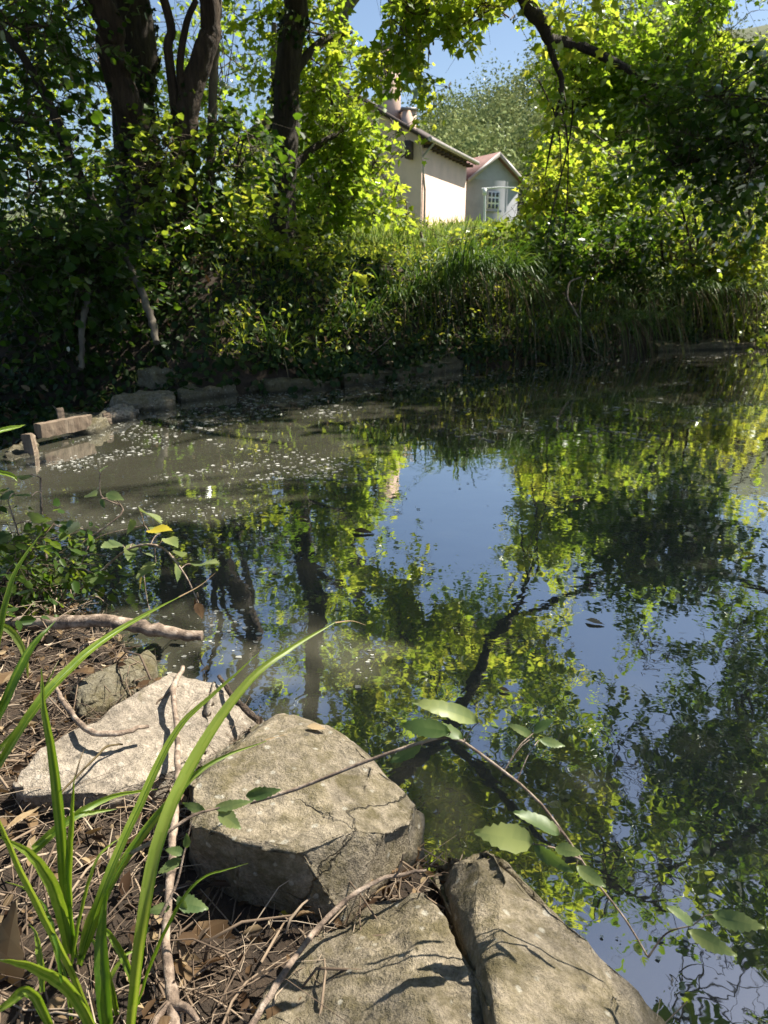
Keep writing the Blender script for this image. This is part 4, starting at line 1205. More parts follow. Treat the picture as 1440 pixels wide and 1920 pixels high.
# ------------------------------------------------------------------ weir timber
def timber(name, p0, p1, w, h, label, cat, mat='wood', end_rough=0.01):
    bm = bmesh.new()
    p0, p1 = Vector(p0), Vector(p1)
    ax = (p1 - p0)
    ln = ax.length
    z = ax.normalized()
    x = z.cross(Vector((0, 0, 1)))
    if x.length < 0.2:
        x = z.cross(Vector((0, 1, 0)))
    x.normalize()
    y = z.cross(x)
    n = 10
    rings = []
    for i in range(n + 1):
        c = p0 + z * ln * i / n
        ring = []
        for a, b in ((-1, -1), (0, -1.06), (1, -1), (1.05, 0), (1, 1), (0, 1.05), (-1, 1), (-1.05, 0)):
            j = 1 + random.uniform(-.07, .07)
            q = c + x * (w / 2 * a * j) + y * (h / 2 * b * j)
            if i in (0, n):
                q += z * random.uniform(-end_rough, end_rough)
            ring.append(bm.verts.new(q))
        rings.append(ring)
    for a, b in zip(rings, rings[1:]):
        for k in range(8):
            bm.faces.new((a[k], a[(k + 1) % 8], b[(k + 1) % 8], b[k]))
    bm.faces.new(rings[0][::-1]); bm.faces.new(rings[-1])
    bmesh.ops.recalc_face_normals(bm, faces=bm.faces)
    me = bpy.data.meshes.new(name)
    for v in bm.verts:
        v.co -= p0
    bm.to_mesh(me); bm.free()
    me.materials.append(M[mat])
    o = link(name, me)
    o.location = p0
    return tag(o, label, cat)


def W(px, py, Y):
    return A(px, py, Y)


timber('wooden_board', W(72, 808, 4.22), W(166, 790, 4.55), 0.06, 0.085, 'weathered wooden board spanning the weir posts', 'board')
timber('wooden_post', W(62, 862, 4.0), W(52, 815, 4.02), 0.055, 0.055, 'short stubby post at the end of the weir', 'post')
timber('wooden_post', W(118, 800, 4.55), W(112, 767, 4.57), 0.04, 0.04, 'small upright peg behind the wooden board', 'post')
timber('wooden_post', W(166, 806, 4.56), W(164, 784, 4.58), 0.03, 0.04, 'short peg under the end of the wooden board', 'post')
timber('wooden_post', W(203, 796, 4.75), W(199, 774, 4.77), 0.045, 0.05, 'leaning stump between the mossy and the sunlit weir stones', 'post')


# ------------------------------------------------------------------ sticks
def stick(name, pts, radii, label, mat='stick', cat='stick', sides=9, n=26, side_twigs=(), knots=0.12):
    g = Geo()
    p = smooth_path(pts, n)
    r = np.interp(np.linspace(0, 1, n), np.linspace(0, 1, len(radii)), radii)
    r = r * (1 + knots * R.uniform(-1, 1, n))
    p = p + R.normal(size=p.shape) * r.mean() * 0.18
    base = p[0].copy()
    tubes(g, p - base, r, sides, rough=0.06)
    for sp, sr in side_twigs:
        q = smooth_path(sp, 10)
        tubes(g, q - base, np.linspace(sr, sr * 0.4, 10), 6)
    o = g.obj(name, M[mat], None, True)
    o.location = base
    return tag(o, label, cat)


stick('fallen_branch', [G(-40, 1165, .13), G(90, 1168, .17), G(200, 1168, .19), G(290, 1180, .17), G(380, 1192, .15)], [.015, .017, .016, .016, .012],
      'bare fallen branch lying out over the water edge', 'stick', 'branch', 12)
stick('long_stick', [G(345, 1250, .195), G(325, 1290, .20), G(330, 1345, .20), G(333, 1460, .21), G(322, 1610, .20), G(312, 1760, .20), G(325, 1890, .19), G(330, 1960, .18)],
      [.0045, .0062, .0052, .0055, .006, .0055, .008, .007], 'long thin stick running down across slab and litter', n=40,
      side_twigs=[([G(325, 1885, .19), G(350, 1890, .2), G(372, 1915, .2)], .007), ([G(322, 1880, .19), G(300, 1900, .19), G(288, 1925, .19)], .007)])
stick('curved_stick', [G(100, 1280, .20), G(125, 1325, .21), G(165, 1368, .225), G(215, 1375, .225), G(278, 1362, .215)], [.0038, .0052, .0055, .005, .0035], 'curved grey stick lying on the pale slab')
stick('short_stick', [G(412, 1268, .17), G(438, 1308, .165), G(485, 1352, .17)], [.0045, .006, .007], 'short dark stick between slab and boulder', 'bark_brown', n=16)
stick('twig', [G(470, 1925, .2), G(530, 1830, .215), G(600, 1735, .215), G(690, 1660, .22), G(770, 1636, .215), G(798, 1632, .21)], [.004, .0038, .0033, .003, .0025, .0018], 'thin pale twig across the hollow between boulder and cracked stone',
      side_twigs=[([G(745, 1640, .215), G(752, 1620, .24), G(756, 1600, .27)], .0018)])
stick('forked_twig', [G(465, 1705, .10), G(470, 1770, .11), G(475, 1830, .11), G(500, 1850, .11)], [.004, .004, .0035, .002], 'grey forked twig beside the large brown leaf', n=14,
      side_twigs=[([G(475, 1805, .11), G(440, 1810, .115), G(425, 1815, .11)], .0028), ([G(474, 1790, .11), G(500, 1818, .11), G(530, 1822, .11)], .002)])
stick('twig', [G(230, 1395, .2), G(200, 1400, .215), G(175, 1425, .22), G(110, 1490, .21)], [.0018, .0022, .0022, .0018], 'thin pale straw lying on the slab beside the curved stick', 'dry_grass', n=14, sides=5)
stick('reed', [A(735, 630, 7.3), A(690, 670, 7.05), A(645, 712, 6.8)], [.004, .005, .004], 'dead pale reed leaning down over the concrete edging', n=12, sides=6)
stick('leaning_pole', [A(168, 540, 6.9), A(155, 610, 6.6), A(152, 690, 6.4)], [.028, .026, .022], 'pale slanting pole in front of the dark ivy bank', 'bark_grey', 'pole', 9)
stick('leaning_pole', [A(228, 470, 7.2), A(258, 530, 6.95), A(282, 590, 6.7), A(294, 642, 6.5)], [.03, .034, .034, .03], 'bent pole leaning on the bank below the ivy clad trunk', 'bark_grey', 'pole', 9)
stick('hanging_root', [A(1090, 520, 9.0), A(1068, 530, 8.9), A(1065, 560, 8.8), A(1085, 600, 8.8), A(1090, 650, 8.7), A(1094, 682, 8.6)], [.008, .012, .012, .013, .010, .004],
      'pale looping root hanging from the bank to the water', n=22,
      side_twigs=[([A(1098, 525, 9.0), A(1088, 570, 8.8), A(1090, 610, 8.8)], .009), ([A(1092, 645, 8.7), A(1075, 660, 8.7), A(1055, 680, 8.6)], .005), ([A(1090, 640, 8.7), A(1050, 605, 8.7), A(1000, 590, 8.8)], .005),
                  ([A(1090, 640, 8.7), A(1130, 670, 8.6), A(1160, 690, 8.6)], .005)])
for k, (x0, x1, sag, lab) in enumerate([(1010, 1052, 150, 'thin dead vine hanging straight down below the forked limb'), (1048, 1058, 270, 'long dead vine dangling from the drooping fork'), (1075, 1035, 230, 'crooked dead vine beside the drooping fork')]):
    stick('hanging_vine', [A(x0, 150 + k * 15, 8.4), A((x0 + x1) / 2 + 12, 150 + sag * .5, 8.5), A(x1, 170 + sag, 8.6), A(x1 - 14, 210 + sag * 1.2, 8.7)], [.010, .008, .006, .003], lab, 'bark_brown', 'vine', 6)
for k, (x0, y0, x1, y1, lab) in enumerate([(1262, 345, 1300, 500, 'tall brown cane leaning in the thicket nearest the dark shrub'), (1290, 350, 1310, 500, 'second brown cane upright in the thicket'), (1345, 330, 1330, 510, 'brown cane crossing the thicket beside the picture edge'),
                                           (1395, 320, 1405, 500, 'last brown cane standing at the picture edge'), (1215, 380, 1245, 500, 'short brown cane before the bright bush')]):
    stick('cane', [A(x1, y1, 10.6), A((x0 + x1) / 2 + 6, (y0 + y1) / 2, 10.6), A(x0, y0, 10.6)], [.02, .017, .008], lab, 'bark_brown', 'stem', 7)


# ------------------------------------------------------------------ grasses and sedges
def blades(geo, b, d, L, w, grav, K=7, tint=None, fold=0.35, twist=0.3):
    """curved folded ribbons; b,d (N,3); L,w,grav (N,)"""
    N_ = len(b)
    t = np.linspace(0, 1, K)[None, :, None]
    d = unit(d)
    P = b[:, None] + d[:, None] * L[:, None, None] * t + np.array([0, 0, -1.0]) * (grav * L)[:, None, None] * t ** 2.2
    P = P + R.normal(size=(N_, 1, 3)) * 0.06 * L[:, None, None] * t ** 2
    ribbon(geo, P, w, tint, fold, twist)


def ribbon(geo, P, w, tint=None, fold=0.35, twist=0.3, prof=None, cols=2, stripe=0.0, ref=None):
    N_, K, _ = P.shape
    T = unit(np.gradient(P, axis=1))
    side = unit(np.cross(T, (UP if ref is None else ref) + R.normal(size=(N_, 1, 3)) * twist))
    nr = np.cross(side, T)
    tt = np.linspace(0, 1, K)
    if prof is None:
        prof = np.minimum(1, 0.55 + tt * 2.0) * np.clip((1 - tt) * 2.2, 0.03, 1) ** 0.8
    ww = (w[:, None] * prof[None])[:, :, None] * 0.5
    C1_ = cols + 1
    col = []
    for i in range(C1_):
        u = -1 + 2 * i / cols
        col.append(P + side * ww * u - nr * ww * fold * 2 * (1 - abs(u)))
    v = np.stack(col, 2).reshape(-1, 3)
    base = (np.arange(N_) * K * C1_)[:, None, None]
    kk = (np.arange(K - 1) * C1_)[None, :, None]
    s0 = np.arange(cols)[None, None, :]
    q = np.stack([base + kk + s0, base + kk + s0 + 1, base + kk + C1_ + s0 + 1, base + kk + C1_ + s0], -1).reshape(-1, 4)
    if tint is None:
        tint = np.clip(R.normal(0.5, 0.2, N_), 0, 1)
    tq = np.repeat(tint, (K - 1) * cols).reshape(N_, K - 1, cols)
    if stripe:
        st_ = stripe * R.uniform(-1, 1, (N_, 1, cols))
        st_[:, :, cols // 2] -= stripe * 0.8
        tq = np.clip(tq + st_ + 0.25 * stripe * R.normal(size=tq.shape) + 0.25 * np.linspace(-.3, .7, K - 1)[None, :, None] * (stripe > 0), 0, 1)
    geo.add(v, q, 4, tq.ravel())


def clump(name, base, n, L, w, spread, grav, lean, mat, label, cat='sedge', group=None, rad=0.12, K=7, two=None):
    base = np.asarray(base, float)
    t = thing(name, base, label, cat, group)
    g = Geo()
    a = R.uniform(0, 2 * PI, n)
    rr = rad * np.sqrt(R.uniform(0, 1, n))
    b = np.stack([rr * np.cos(a), rr * np.sin(a), np.zeros(n) - 0.03], 1) + base
    out = np.stack([np.cos(a), np.sin(a), a * 0], 1)
    d = UP + out * (spread * R.uniform(0.1, 1.0, n))[:, None] + np.asarray(lean, float) + R.normal(size=(n, 3)) * 0.12
    blades(g, b, d, L * R.uniform(0.5, 1.15, n), w * R.uniform(0.6, 1.2, n), grav * R.uniform(0.5, 1.4, n), K)
    g.obj('blades', M[mat], t, True)
    if two:
        n2, mat2 = two
        g = Geo()
        a = R.uniform(0, 2 * PI, n2)
        b = np.stack([rad * np.cos(a), rad * np.sin(a), a * 0 - 0.03], 1) + base
        d = UP * 0.5 + np.stack([np.cos(a), np.sin(a), a * 0], 1) * spread + np.asarray(lean, float) + R.normal(size=(n2, 3)) * 0.2
        blades(g, b, d, L * R.uniform(0.4, 0.9, n2), w * R.uniform(0.5, 0.9, n2), grav * R.uniform(1.0, 2.0, n2), K)
        g.obj('dead_blades', M[mat2], t, True)
    return t


gS = 'sedges along the far bank'
toC = np.array([0.05, -0.5, 0])
clump('sedge_tuft', A(512, 672, 6.75), 60, 0.62, 0.016, 0.75, 0.55, toC * 0.3, 'sedge', 'bright sunlit sedge tuft at the water beside the weir', group=gS, two=(12, 'dry_grass'))
for px, py, Y, n, L, lab in [(870, 515, 8.75, 170, 1.25, 'tallest sedge with long blades hanging to the water'), (935, 520, 9.1, 150, 1.15, 'dense sedge just beside the tallest one'), (815, 540, 8.5, 110, 1.0, 'sedge overhanging the end of the concrete edging'),
                             (985, 560, 9.3, 120, 1.0, 'sedge next to the hanging root'), (745, 560, 8.2, 70, 0.8, 'thin sedge above the middle concrete edging'), (675, 590, 7.7, 60, 0.7, 'small sedge above the leaning reed'),
                             (1100, 560, 9.7, 60, 0.8, 'sparse sedge behind the looping root'), (595, 620, 7.2, 45, 0.55, 'small dark sedge between the bright tuft and the leaning reed')]:
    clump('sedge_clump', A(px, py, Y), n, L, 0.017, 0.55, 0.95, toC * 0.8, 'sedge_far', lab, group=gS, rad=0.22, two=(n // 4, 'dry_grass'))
gD = 'dry grasses on the far bank'
for px, py, Y, n, lab in [(1000, 610, 8.75, 90, 'low half dry grass hanging between the dense sedge and the looping root'), (1060, 605, 9.05, 90, 'low half dry grass hanging right behind the looping root'), (1130, 600, 9.35, 110, 'low half dry grass hanging just past the looping root'), (1200, 592, 9.65, 110, 'low half dry grass hanging before the end of the concrete edging'),
                          (1180, 560, 9.9, 90, 'half dry grass curtain beyond the looping root'), (1260, 545, 10.2, 150, 'half dry grass curtain in front of the short cane'), (1330, 540, 10.3, 150, 'half dry grass curtain under the crossing cane'),
                          (1410, 545, 10.4, 150, 'half dry grass curtain at the picture edge'), (1290, 490, 10.7, 80, 'upright dry grass among the brown canes'), (1400, 480, 10.8, 80, 'upright dry grass beside the last cane')]:
    up = 'upright' in lab
    Y = Y - (0 if up else 0.15)
    n = n if up else int(n * 0.62)
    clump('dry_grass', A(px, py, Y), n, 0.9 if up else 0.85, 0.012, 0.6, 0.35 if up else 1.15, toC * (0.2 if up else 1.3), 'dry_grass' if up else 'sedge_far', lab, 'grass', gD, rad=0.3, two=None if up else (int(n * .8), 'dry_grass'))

# meadow below the houses, weeds on the bank top
g = Geo()
n = 15000
mx_, my_ = R.uniform(-5, 9, n), 10.2 + 26 * R.uniform(0, 1, n) ** 1.5
b = np.stack([mx_ * (my_ / 14), my_, ground_h(np.stack([mx_ * (my_ / 14), my_], 1)) - 0.02], 1)
d = UP + R.normal(size=(n, 3)) * 0.3
blades(g, b, d, R.uniform(0.2, 0.6, n) * (1 + 0.3 * wob(b, .3)), R.uniform(0.012, 0.03, n) * (my_ / 13), R.uniform(0.1, 0.5, n), 4)
tag(g.obj('meadow_grass', M['meadow']), 'bright sunlit meadow grass below the houses', 'grass', kind='stuff')

# ivy and fallen leaves on the far bank
def scatter_bank(n, xr, yr, fn=None):
    x, y = R.uniform(*xr, n), R.uniform(*yr, n)
    P2 = np.stack([x, y], 1)
    dd = pond_dist(P2)
    k = (dd > 0.03) & ((x > -1.9) | (y > 3.3))
    P2 = P2[k]
    z = ground_h(P2)
    e = 0.05
    nx_ = -(ground_h(P2 + [e, 0]) - z) / e
    ny_ = -(ground_h(P2 + [0, e]) - z) / e
    return np.column_stack([P2, z]), unit(np.stack([nx_, ny_, np.ones(len(P2))], 1))


P_, N__ = scatter_bank(36000, (-7.5, 1.2), (3.4, 11.5))
k = wob(P_, 0.9) > -0.75
P_, N__ = P_[k], N__[k]
n = len(P_)
g = Geo()
add_leaves(g, P_ + N__ * R.uniform(0.01, 0.13, n)[:, None], unit(R.normal(size=(n, 3)) + [0, -0.4, -0.6]), unit(N__ + R.normal(size=(n, 3)) * 0.45 + [0, -.3, .2]), R.uniform(0.04, 0.085, n), 'round')
P_, N__ = scatter_bank(6500, (1.0, 7.5), (8, 12.5))
n = len(P_)
add_leaves(g, P_ + N__ * R.uniform(0.01, 0.16, n)[:, None], unit(R.normal(size=(n, 3)) + [0, -0.4, -0.6]), unit(N__ + R.normal(size=(n, 3)) * 0.45), R.uniform(0.04, 0.08, n), 'round')
for i_ in range(15, 20):
    a_, b_ = POND[i_], POND[i_ + 1]
    m_ = int(420 * np.hypot(*(b_ - a_)))
    t_ = R.uniform(0, 1, m_)[:, None]
    dr = unit(b_ - a_)
    nb_ = np.array([-dr[1], dr[0]])
    hang = R.uniform(0, 1, m_) ** 1.6
    q_ = a_ + (b_ - a_) * t_ + nb_ * (0.18 - 0.27 * np.minimum(1, hang * 3.0) + 0.05 * R.normal(size=m_))[:, None]
    P_ = np.column_stack([q_, 0.26 - 0.22 * hang + 0.04 * R.normal(size=m_)])
    P_ = P_[(wob(P_, 2.6) > -0.15) & (P_[:, 2] > 0.02)]
    n = len(P_)
    add_leaves(g, P_, unit(R.normal(size=(n, 3)) * .6 + [0, -0.3, -0.8]), unit(R.normal(size=(n, 3)) * 0.5 + [nb_[0] * -1, nb_[1] * -1, .5]), R.uniform(0.035, 0.075, n), 'round')
tag(g.obj('ivy_ground_cover', M['ivy']), 'dark ivy covering the far bank', 'ivy', kind='stuff')
g = Geo()
P_, N__ = scatter_bank(5000, (-6, 7), (3.4, 12))
k = wob(P_ + 9, 0.7) > 0.0
P_, N__ = P_[k], N__[k]
n = len(P_)
add_leaves(g, P_ + N__ * R.uniform(0.02, 0.12, n)[:, None], unit(R.normal(size=(n, 3))), unit(N__ + R.normal(size=(n, 3)) * 0.5), R.uniform(0.05, 0.1, n), 'oval')
tag(g.obj('fallen_leaves', M['brown_leaf']), 'scattered brown fallen leaves on the far bank', 'leaves', kind='stuff')
# green weeds on the bank face
g = Geo()
P_, N__ = scatter_bank(9000, (-1.6, 4.5), (6.3, 11.5))
k = (wob(P_ + 4, 1.1) > -0.15)
P_, N__ = P_[k], N__[k]
n = len(P_)
add_leaves(g, P_ + UP * R.uniform(0.03, 0.3, n)[:, None], unit(R.normal(size=(n, 3)) + [0, -.3, 0]), unit(UP + R.normal(size=(n, 3)) * 0.5), R.uniform(0.035, 0.08, n), 'oval')
n2 = 2500
ki = R.integers(0, n, n2)
blades(g, P_[ki], UP + R.normal(size=(n2, 3)) * 0.4 + [0, -.2, 0], R.uniform(0.15, 0.4, n2), R.uniform(0.006, 0.012, n2), R.uniform(0.2, 0.9, n2), 5)
tag(g.obj('bank_weeds', M['hazel']), 'small green weeds over the far bank', 'weeds', kind='stuff')
#SECTION5

# ------------------------------------------------------------------ single leaves with a toothed edge
def toothed(geo, pos, d, nrm, L, wid=0.62, teeth=8, tint=0.5, curl=0.25, fold=0.25):
    d = unit(np.asarray(d, float)); nrm = np.asarray(nrm, float)
    X = unit(np.cross(d, nrm)); Z = np.cross(X, d)
    v, f3 = [], []
    k = teeth
    for i in range(k + 1):
        t = i / k
        v.append((0, t, -curl * t * t * 0.5))
    hw = lambda t: wid * 0.46 * (math.sin(PI * min(1, t) ** 0.72) ** 0.9)
    rows = {0: list(range(k + 1))}
    for s_ in (-1, 1):
        idx = []
        for i in range(2 * k + 1):
            t = i / (2 * k)
            w_ = hw(t) * (1.0 if i % 2 else 0.87) * random.uniform(0.88, 1.1)
            tt = t + (0.03 if i % 2 else 0)
            v.append((s_ * w_, tt, fold * w_ - curl * t * t * 0.5 + 0.02 * math.sin(7 * t + s_)))
            idx.append(len(v) - 1)
        for i in range(k):
            a, b = i, i + 1
            o1, o2, o3 = idx[2 * i], idx[2 * i + 1], idx[2 * i + 2]
            tri = [(a, o1, o2), (a, o2, b), (b, o2, o3)]
            f3 += tri if s_ > 0 else [t_[::-1] for t_ in tri]
    v = np.array(v)
    W_ = np.asarray(pos, float) + L * (v[:, 0:1] * X + v[:, 1:2] * d + v[:, 2:3] * Z)
    tj = np.clip(tint + np.tile([0.03, -0.03, 0.0], len(f3) // 3) + R.normal(size=len(f3)) * 0.02 + 0.15 * np.sin(np.arange(len(f3)) * 0.19 + R.uniform(0, 6)), 0, 1)
    geo.add(W_, f3, 3, tj)


# ------------------------------------------------------------------ litter on the near bank
def near_points(n, xr=(-1.9, 0.6), yr=(0.2, 2.6)):
    x, y = R.uniform(*xr, n), R.uniform(*yr, n)
    P2 = np.stack([x, y], 1)
    P2 = P2[pond_dist(P2) > 0.02]
    return np.column_stack([P2, ground_h(P2)])


g = Geo()
P_ = near_points(15000)
n = len(P_)
a = R.uniform(0, PI, n)
ln = R.uniform(0.03, 0.17, n) * R.uniform(0.6, 1.3, n)
d = np.stack([np.cos(a), np.sin(a), R.normal(size=n) * 0.18], 1)
p0 = P_ + UP * R.uniform(0.0, 0.03, n)[:, None]
bend = R.normal(size=(n, 3)) * 0.12 * ln[:, None]
path = np.stack([p0 - d * ln[:, None] / 2, p0 - d * ln[:, None] / 6 + bend, p0 + d * ln[:, None] / 6 + bend, p0 + d * ln[:, None] / 2], 1)
rad = (0.0005 + 0.0022 * R.uniform(0, 1, n) ** 4)[:, None] * np.array([[1, 1, .9, .6]])
tubes(g, path, rad, 4, R.uniform(0, 1, n) ** 1.3)
tag(g.obj('twig_litter', M['litter']), 'dry twigs and straw littering the near bank', 'litter', kind='stuff')
g = Geo()
P_ = near_points(7500)
n = len(P_)
add_leaves(g, P_ + UP * R.uniform(0.0, 0.028, n)[:, None], unit(R.normal(size=(n, 3)) * [1, 1, .3]), unit(UP + R.normal(size=(n, 3)) * 0.9), 0.010 + 0.026 * R.uniform(0, 1, n) ** 1.5, 'oval')
P_ = near_points(520)
for q_ in P_:
    toothed(g, q_ + UP * random.uniform(0.008, 0.03), R.normal(size=3) * [1, 1, .35], UP + R.normal(size=3) * 0.55, random.uniform(0.025, 0.055), random.uniform(.35, .7), 5, random.uniform(0.1, 0.9), random.uniform(.2, 1.3), random.uniform(.2, .8))
tag(g.obj('leaf_litter', M['brown_leaf']), 'small brown dead leaves littering the near bank', 'litter', kind='stuff')


def bramble(name, label, stems, leaves, stem_mat='stick', leaf_mat_='bramble', cat='bramble', extra=()):
    """stems: (points, r0); leaves: (tip point, base point, tint, material or None)"""
    base = np.asarray(stems[0][0][0], float)
    t = thing(name, base, label, cat)
    for sp, r0 in stems:
        g = Geo()
        q = smooth_path(sp, 22)
        tubes(g, q, np.linspace(r0, r0 * 0.45, 22), 6, rough=0.05)
        g.obj('stem', M[stem_mat], t, True)
    for L0 in leaves:
        b_, tip, tint, mt = L0[:4]
        nr = unit((L0[4] if len(L0) > 4 else UP) + R.normal(size=3) * 0.3)
        wid = L0[5] if len(L0) > 5 else 0.6
        g = Geo()
        dv = np.asarray(tip) - np.asarray(b_)
        toothed(g, b_, dv, nr, np.linalg.norm(dv) * 0.88, wid, 8, tint, R.uniform(0.1, 0.4), R.uniform(0.1, 0.35))
        lf_ = g.obj('leaf', M[mt or leaf_mat_], t, True)
        allp = np.concatenate([smooth_path(sp, 40) for sp, _ in stems])
        dq = np.linalg.norm(allp - b_, axis=1)
        k_ = int(dq.argmin())
        if 0.004 < dq[k_] < 0.12:
            g = Geo()
            tubes(g, smooth_path([allp[k_], (allp[k_] + b_) / 2 + UP * 0.15 * dq[k_], b_], 6), np.full(6, stems[0][1] * 0.28), 5)
            g.obj('petiole', M[stem_mat], lf_, True)
    return t


# trailing bramble in front of the water
Q = lambda px, py, Y: A(px, py, Y)
FACE = unit(np.array([0.1, -0.55, 0.8]))
bramble('bramble_shoot', 'blurred bramble shoot arching over the water at the lower corner',
        [([Q(470, 1505, .74), Q(560, 1478, .74), Q(680, 1430, .74), Q(790, 1392, .74), Q(850, 1383, .73), Q(912, 1422, .72), Q(1000, 1492, .70), Q(1062, 1570, .68), Q(1115, 1650, .66), Q(1170, 1720, .64), Q(1215, 1795, .62)], .0024),
         ([Q(1090, 1612, .665), Q(1040, 1590, .66), Q(985, 1580, .66)], .0014), ([Q(1215, 1795, .62), Q(1250, 1750, .61), Q(1300, 1735, .6)], .0014), ([Q(1062, 1570, .68), Q(1040, 1545, .68)], .0014)],
        [(Q(898, 1354, .72), Q(768, 1300, .70), 0.75, None, FACE, .3), (Q(845, 1372, .73), Q(735, 1355, .74), 0.2, None, FACE, .42), (Q(870, 1385, .73), Q(770, 1338, .75), 0.25, None, FACE, .4),
         (Q(790, 1398, .74), Q(722, 1432, .73), 0.4, None, FACE, .5), (Q(1000, 1580, .66), Q(878, 1556, .64), 0.85, None, FACE, .45), (Q(1050, 1565, .67), Q(958, 1508, .68), 0.35, None, FACE, .45),
         (Q(1040, 1590, .66), Q(1098, 1600, .64), 0.5, None, FACE, .55), (Q(1000, 1585, .66), Q(1085, 1645, .63), 0.25, None, FACE, .4), (Q(1080, 1625, .66), Q(1145, 1668, .64), .5, None, FACE, .5),
         (Q(1000, 1382, .74), Q(948, 1352, .74), .5, None, FACE, .35), (Q(1010, 1388, .74), Q(1068, 1400, .74), .4, None, FACE, .4), (Q(1000, 1375, .74), Q(1045, 1340, .74), .15, None, FACE, .5),
         (Q(1300, 1735, .6), Q(1250, 1690, .61), 0.45, None, FACE, .55), (Q(1335, 1715, .59), Q(1450, 1745, .57), 0.6, None, FACE, .45), (Q(1290, 1745, .6), Q(1398, 1800, .57), 0.65, None, FACE, .4)])
# small shoot in front of the boulder
bramble('bramble_shoot', 'small pale leafed shoot beside the sedge in front of the boulder',
        [([Q(245, 1600, .66), Q(300, 1570, .66), Q(360, 1530, .68), Q(410, 1515, .7), Q(480, 1500, .72)], .0025), ([Q(300, 1720, .62), Q(330, 1660, .64), Q(345, 1600, .66), Q(360, 1535, .68)], .002)],
        [(Q(410, 1520, .7), Q(456, 1558, .68), .6, None, FACE, .6), (Q(400, 1516, .7), Q(480, 1500, .7), .45, None, FACE, .3), (Q(385, 1520, .69), Q(335, 1505, .69), .4, None, FACE, .45), (Q(345, 1600, .66), Q(305, 1590, .66), .35, None, FACE, .6),
         (Q(340, 1610, .66), Q(290, 1640, .64), .4, None, FACE, .5), (Q(330, 1690, .63), Q(400, 1705, .63), .3, None, FACE, .55), (Q(320, 1700, .63), Q(270, 1710, .62), .4, None, FACE, .55), (Q(335, 1680, .63), Q(350, 1720, .62), .35, None, FACE, .6),
         (Q(460, 1492, .72), Q(535, 1480, .72), .15, None, FACE, .4), (Q(350, 1590, .66), Q(350, 1560, .66), .3, None, FACE, .5), (Q(280, 1740, .62), Q(255, 1765, .61), .4, None, FACE, .5)])

# bramble plant at the left shore
st = [([Q(95, 1120, 1.85), Q(85, 1040, 1.85), Q(78, 960, 1.86), Q(76, 895, 1.87)], .006),
      ([Q(120, 1135, 1.85), Q(180, 1080, 1.85), Q(240, 1030, 1.85), Q(300, 1025, 1.82), Q(345, 1075, 1.78), Q(372, 1130, 1.75)], .0045),
      ([Q(70, 1110, 1.8), Q(140, 1030, 1.85), Q(230, 960, 1.9), Q(190, 930, 1.95), Q(188, 880, 1.95)], .0035),
      ([Q(110, 1130, 1.8), Q(150, 1060, 1.8), Q(180, 1010, 1.85), Q(270, 985, 1.85)], .003),
      ([Q(60, 1120, 1.8), Q(40, 1020, 1.8), Q(15, 940, 1.8)], .004),
      ([Q(270, 1080, 1.82), Q(275, 1120, 1.8), Q(282, 1150, 1.78)], .0015), ([Q(100, 1150, 1.75), Q(170, 1118, 1.78), Q(205, 1135, 1.75)], .003)]
lv = []
for px, py, dx, dy, t_, m_ in [(262, 958, 50, 20, .8, None), (278, 995, 48, -6, .95, 'yellow_leaf'), (292, 1055, -45, 30, .75, None), (275, 1058, -22, 50, .6, 'yellow_leaf'), (250, 1020, -12, 30, .6, None), (330, 1055, 8, 40, .6, None),
                               (365, 1062, 50, -12, .6, None), (230, 1022, -45, 0, .4, None), (188, 885, 14, -18, .2, None), (180, 930, -26, -8, .3, None), (190, 935, 5, 20, .1, None), (200, 925, 32, 10, .4, None), (150, 990, -40, 0, .2, None),
                               (120, 990, 25, -10, .2, None), (60, 930, -36, -4, .5, None), (30, 925, -40, 10, .5, None), (20, 1000, -40, 20, .3, None), (140, 1050, 20, -25, .15, None), (95, 1060, -40, -15, .15, None), (60, 1030, -35, 15, .2, None),
                               (310, 1010, 25, 12, .7, None), (300, 1000, -22, -14, .8, None), (340, 1045, -12, -20, .7, None), (240, 1000, 10, -28, .6, None), (265, 1035, 30, 10, .7, None), (170, 1075, 22, 18, .3, None), (130, 1100, -25, 22, .2, None), (60, 980, 30, -22, .3, None),
                               (372, 1120, -10, 30, .3, 'brown_leaf'), (368, 1130, 14, 32, .3, 'brown_leaf'), (282, 1150, -20, 8, .7, None), (20, 1060, -30, 18, .2, None), (90, 1080, 28, 12, .2, None), (40, 900, 20, -18, .4, None)]:
    Y0 = 1.84 + R.uniform(-.05, .05)
    b_ = Q(px, py, Y0)
    lv.append((b_, Q(px + dx, py + dy, Y0 - 0.05 + R.uniform(-.05, .05)), t_, m_, unit(UP * 0.7 + R.normal(size=3) * 0.4 + FACE * 0.4), R.uniform(.5, .7)))
bramble('bramble_bush', 'straggling bramble with yellowing leaves at the water by the fallen branch', st, lv)
# dense low herbs behind it
t = thing('leafy_herb', Q(20, 1090, 1.75), 'dark fine leaved herb mass at the picture edge behind the bramble', 'plant')
lg, tg = foliage([(Q(-10, 1020, 1.75), (.09, .1, .08), 5), (Q(40, 1085, 1.75), (.12, .1, .06), 7), (Q(-40, 1060, 1.7), (.14, .14, .12), 7)], leaf='oval', size=0.036, spc=4, lps=8, slen=0.12, sigma=0.08, twig_r=0.0012, trim=False,
                 hubs=[Q(20, 1120, 1.75)] * 3)
lg.obj('leaves', M['shade'], t)
tg.obj('stems', M['twig'], t)

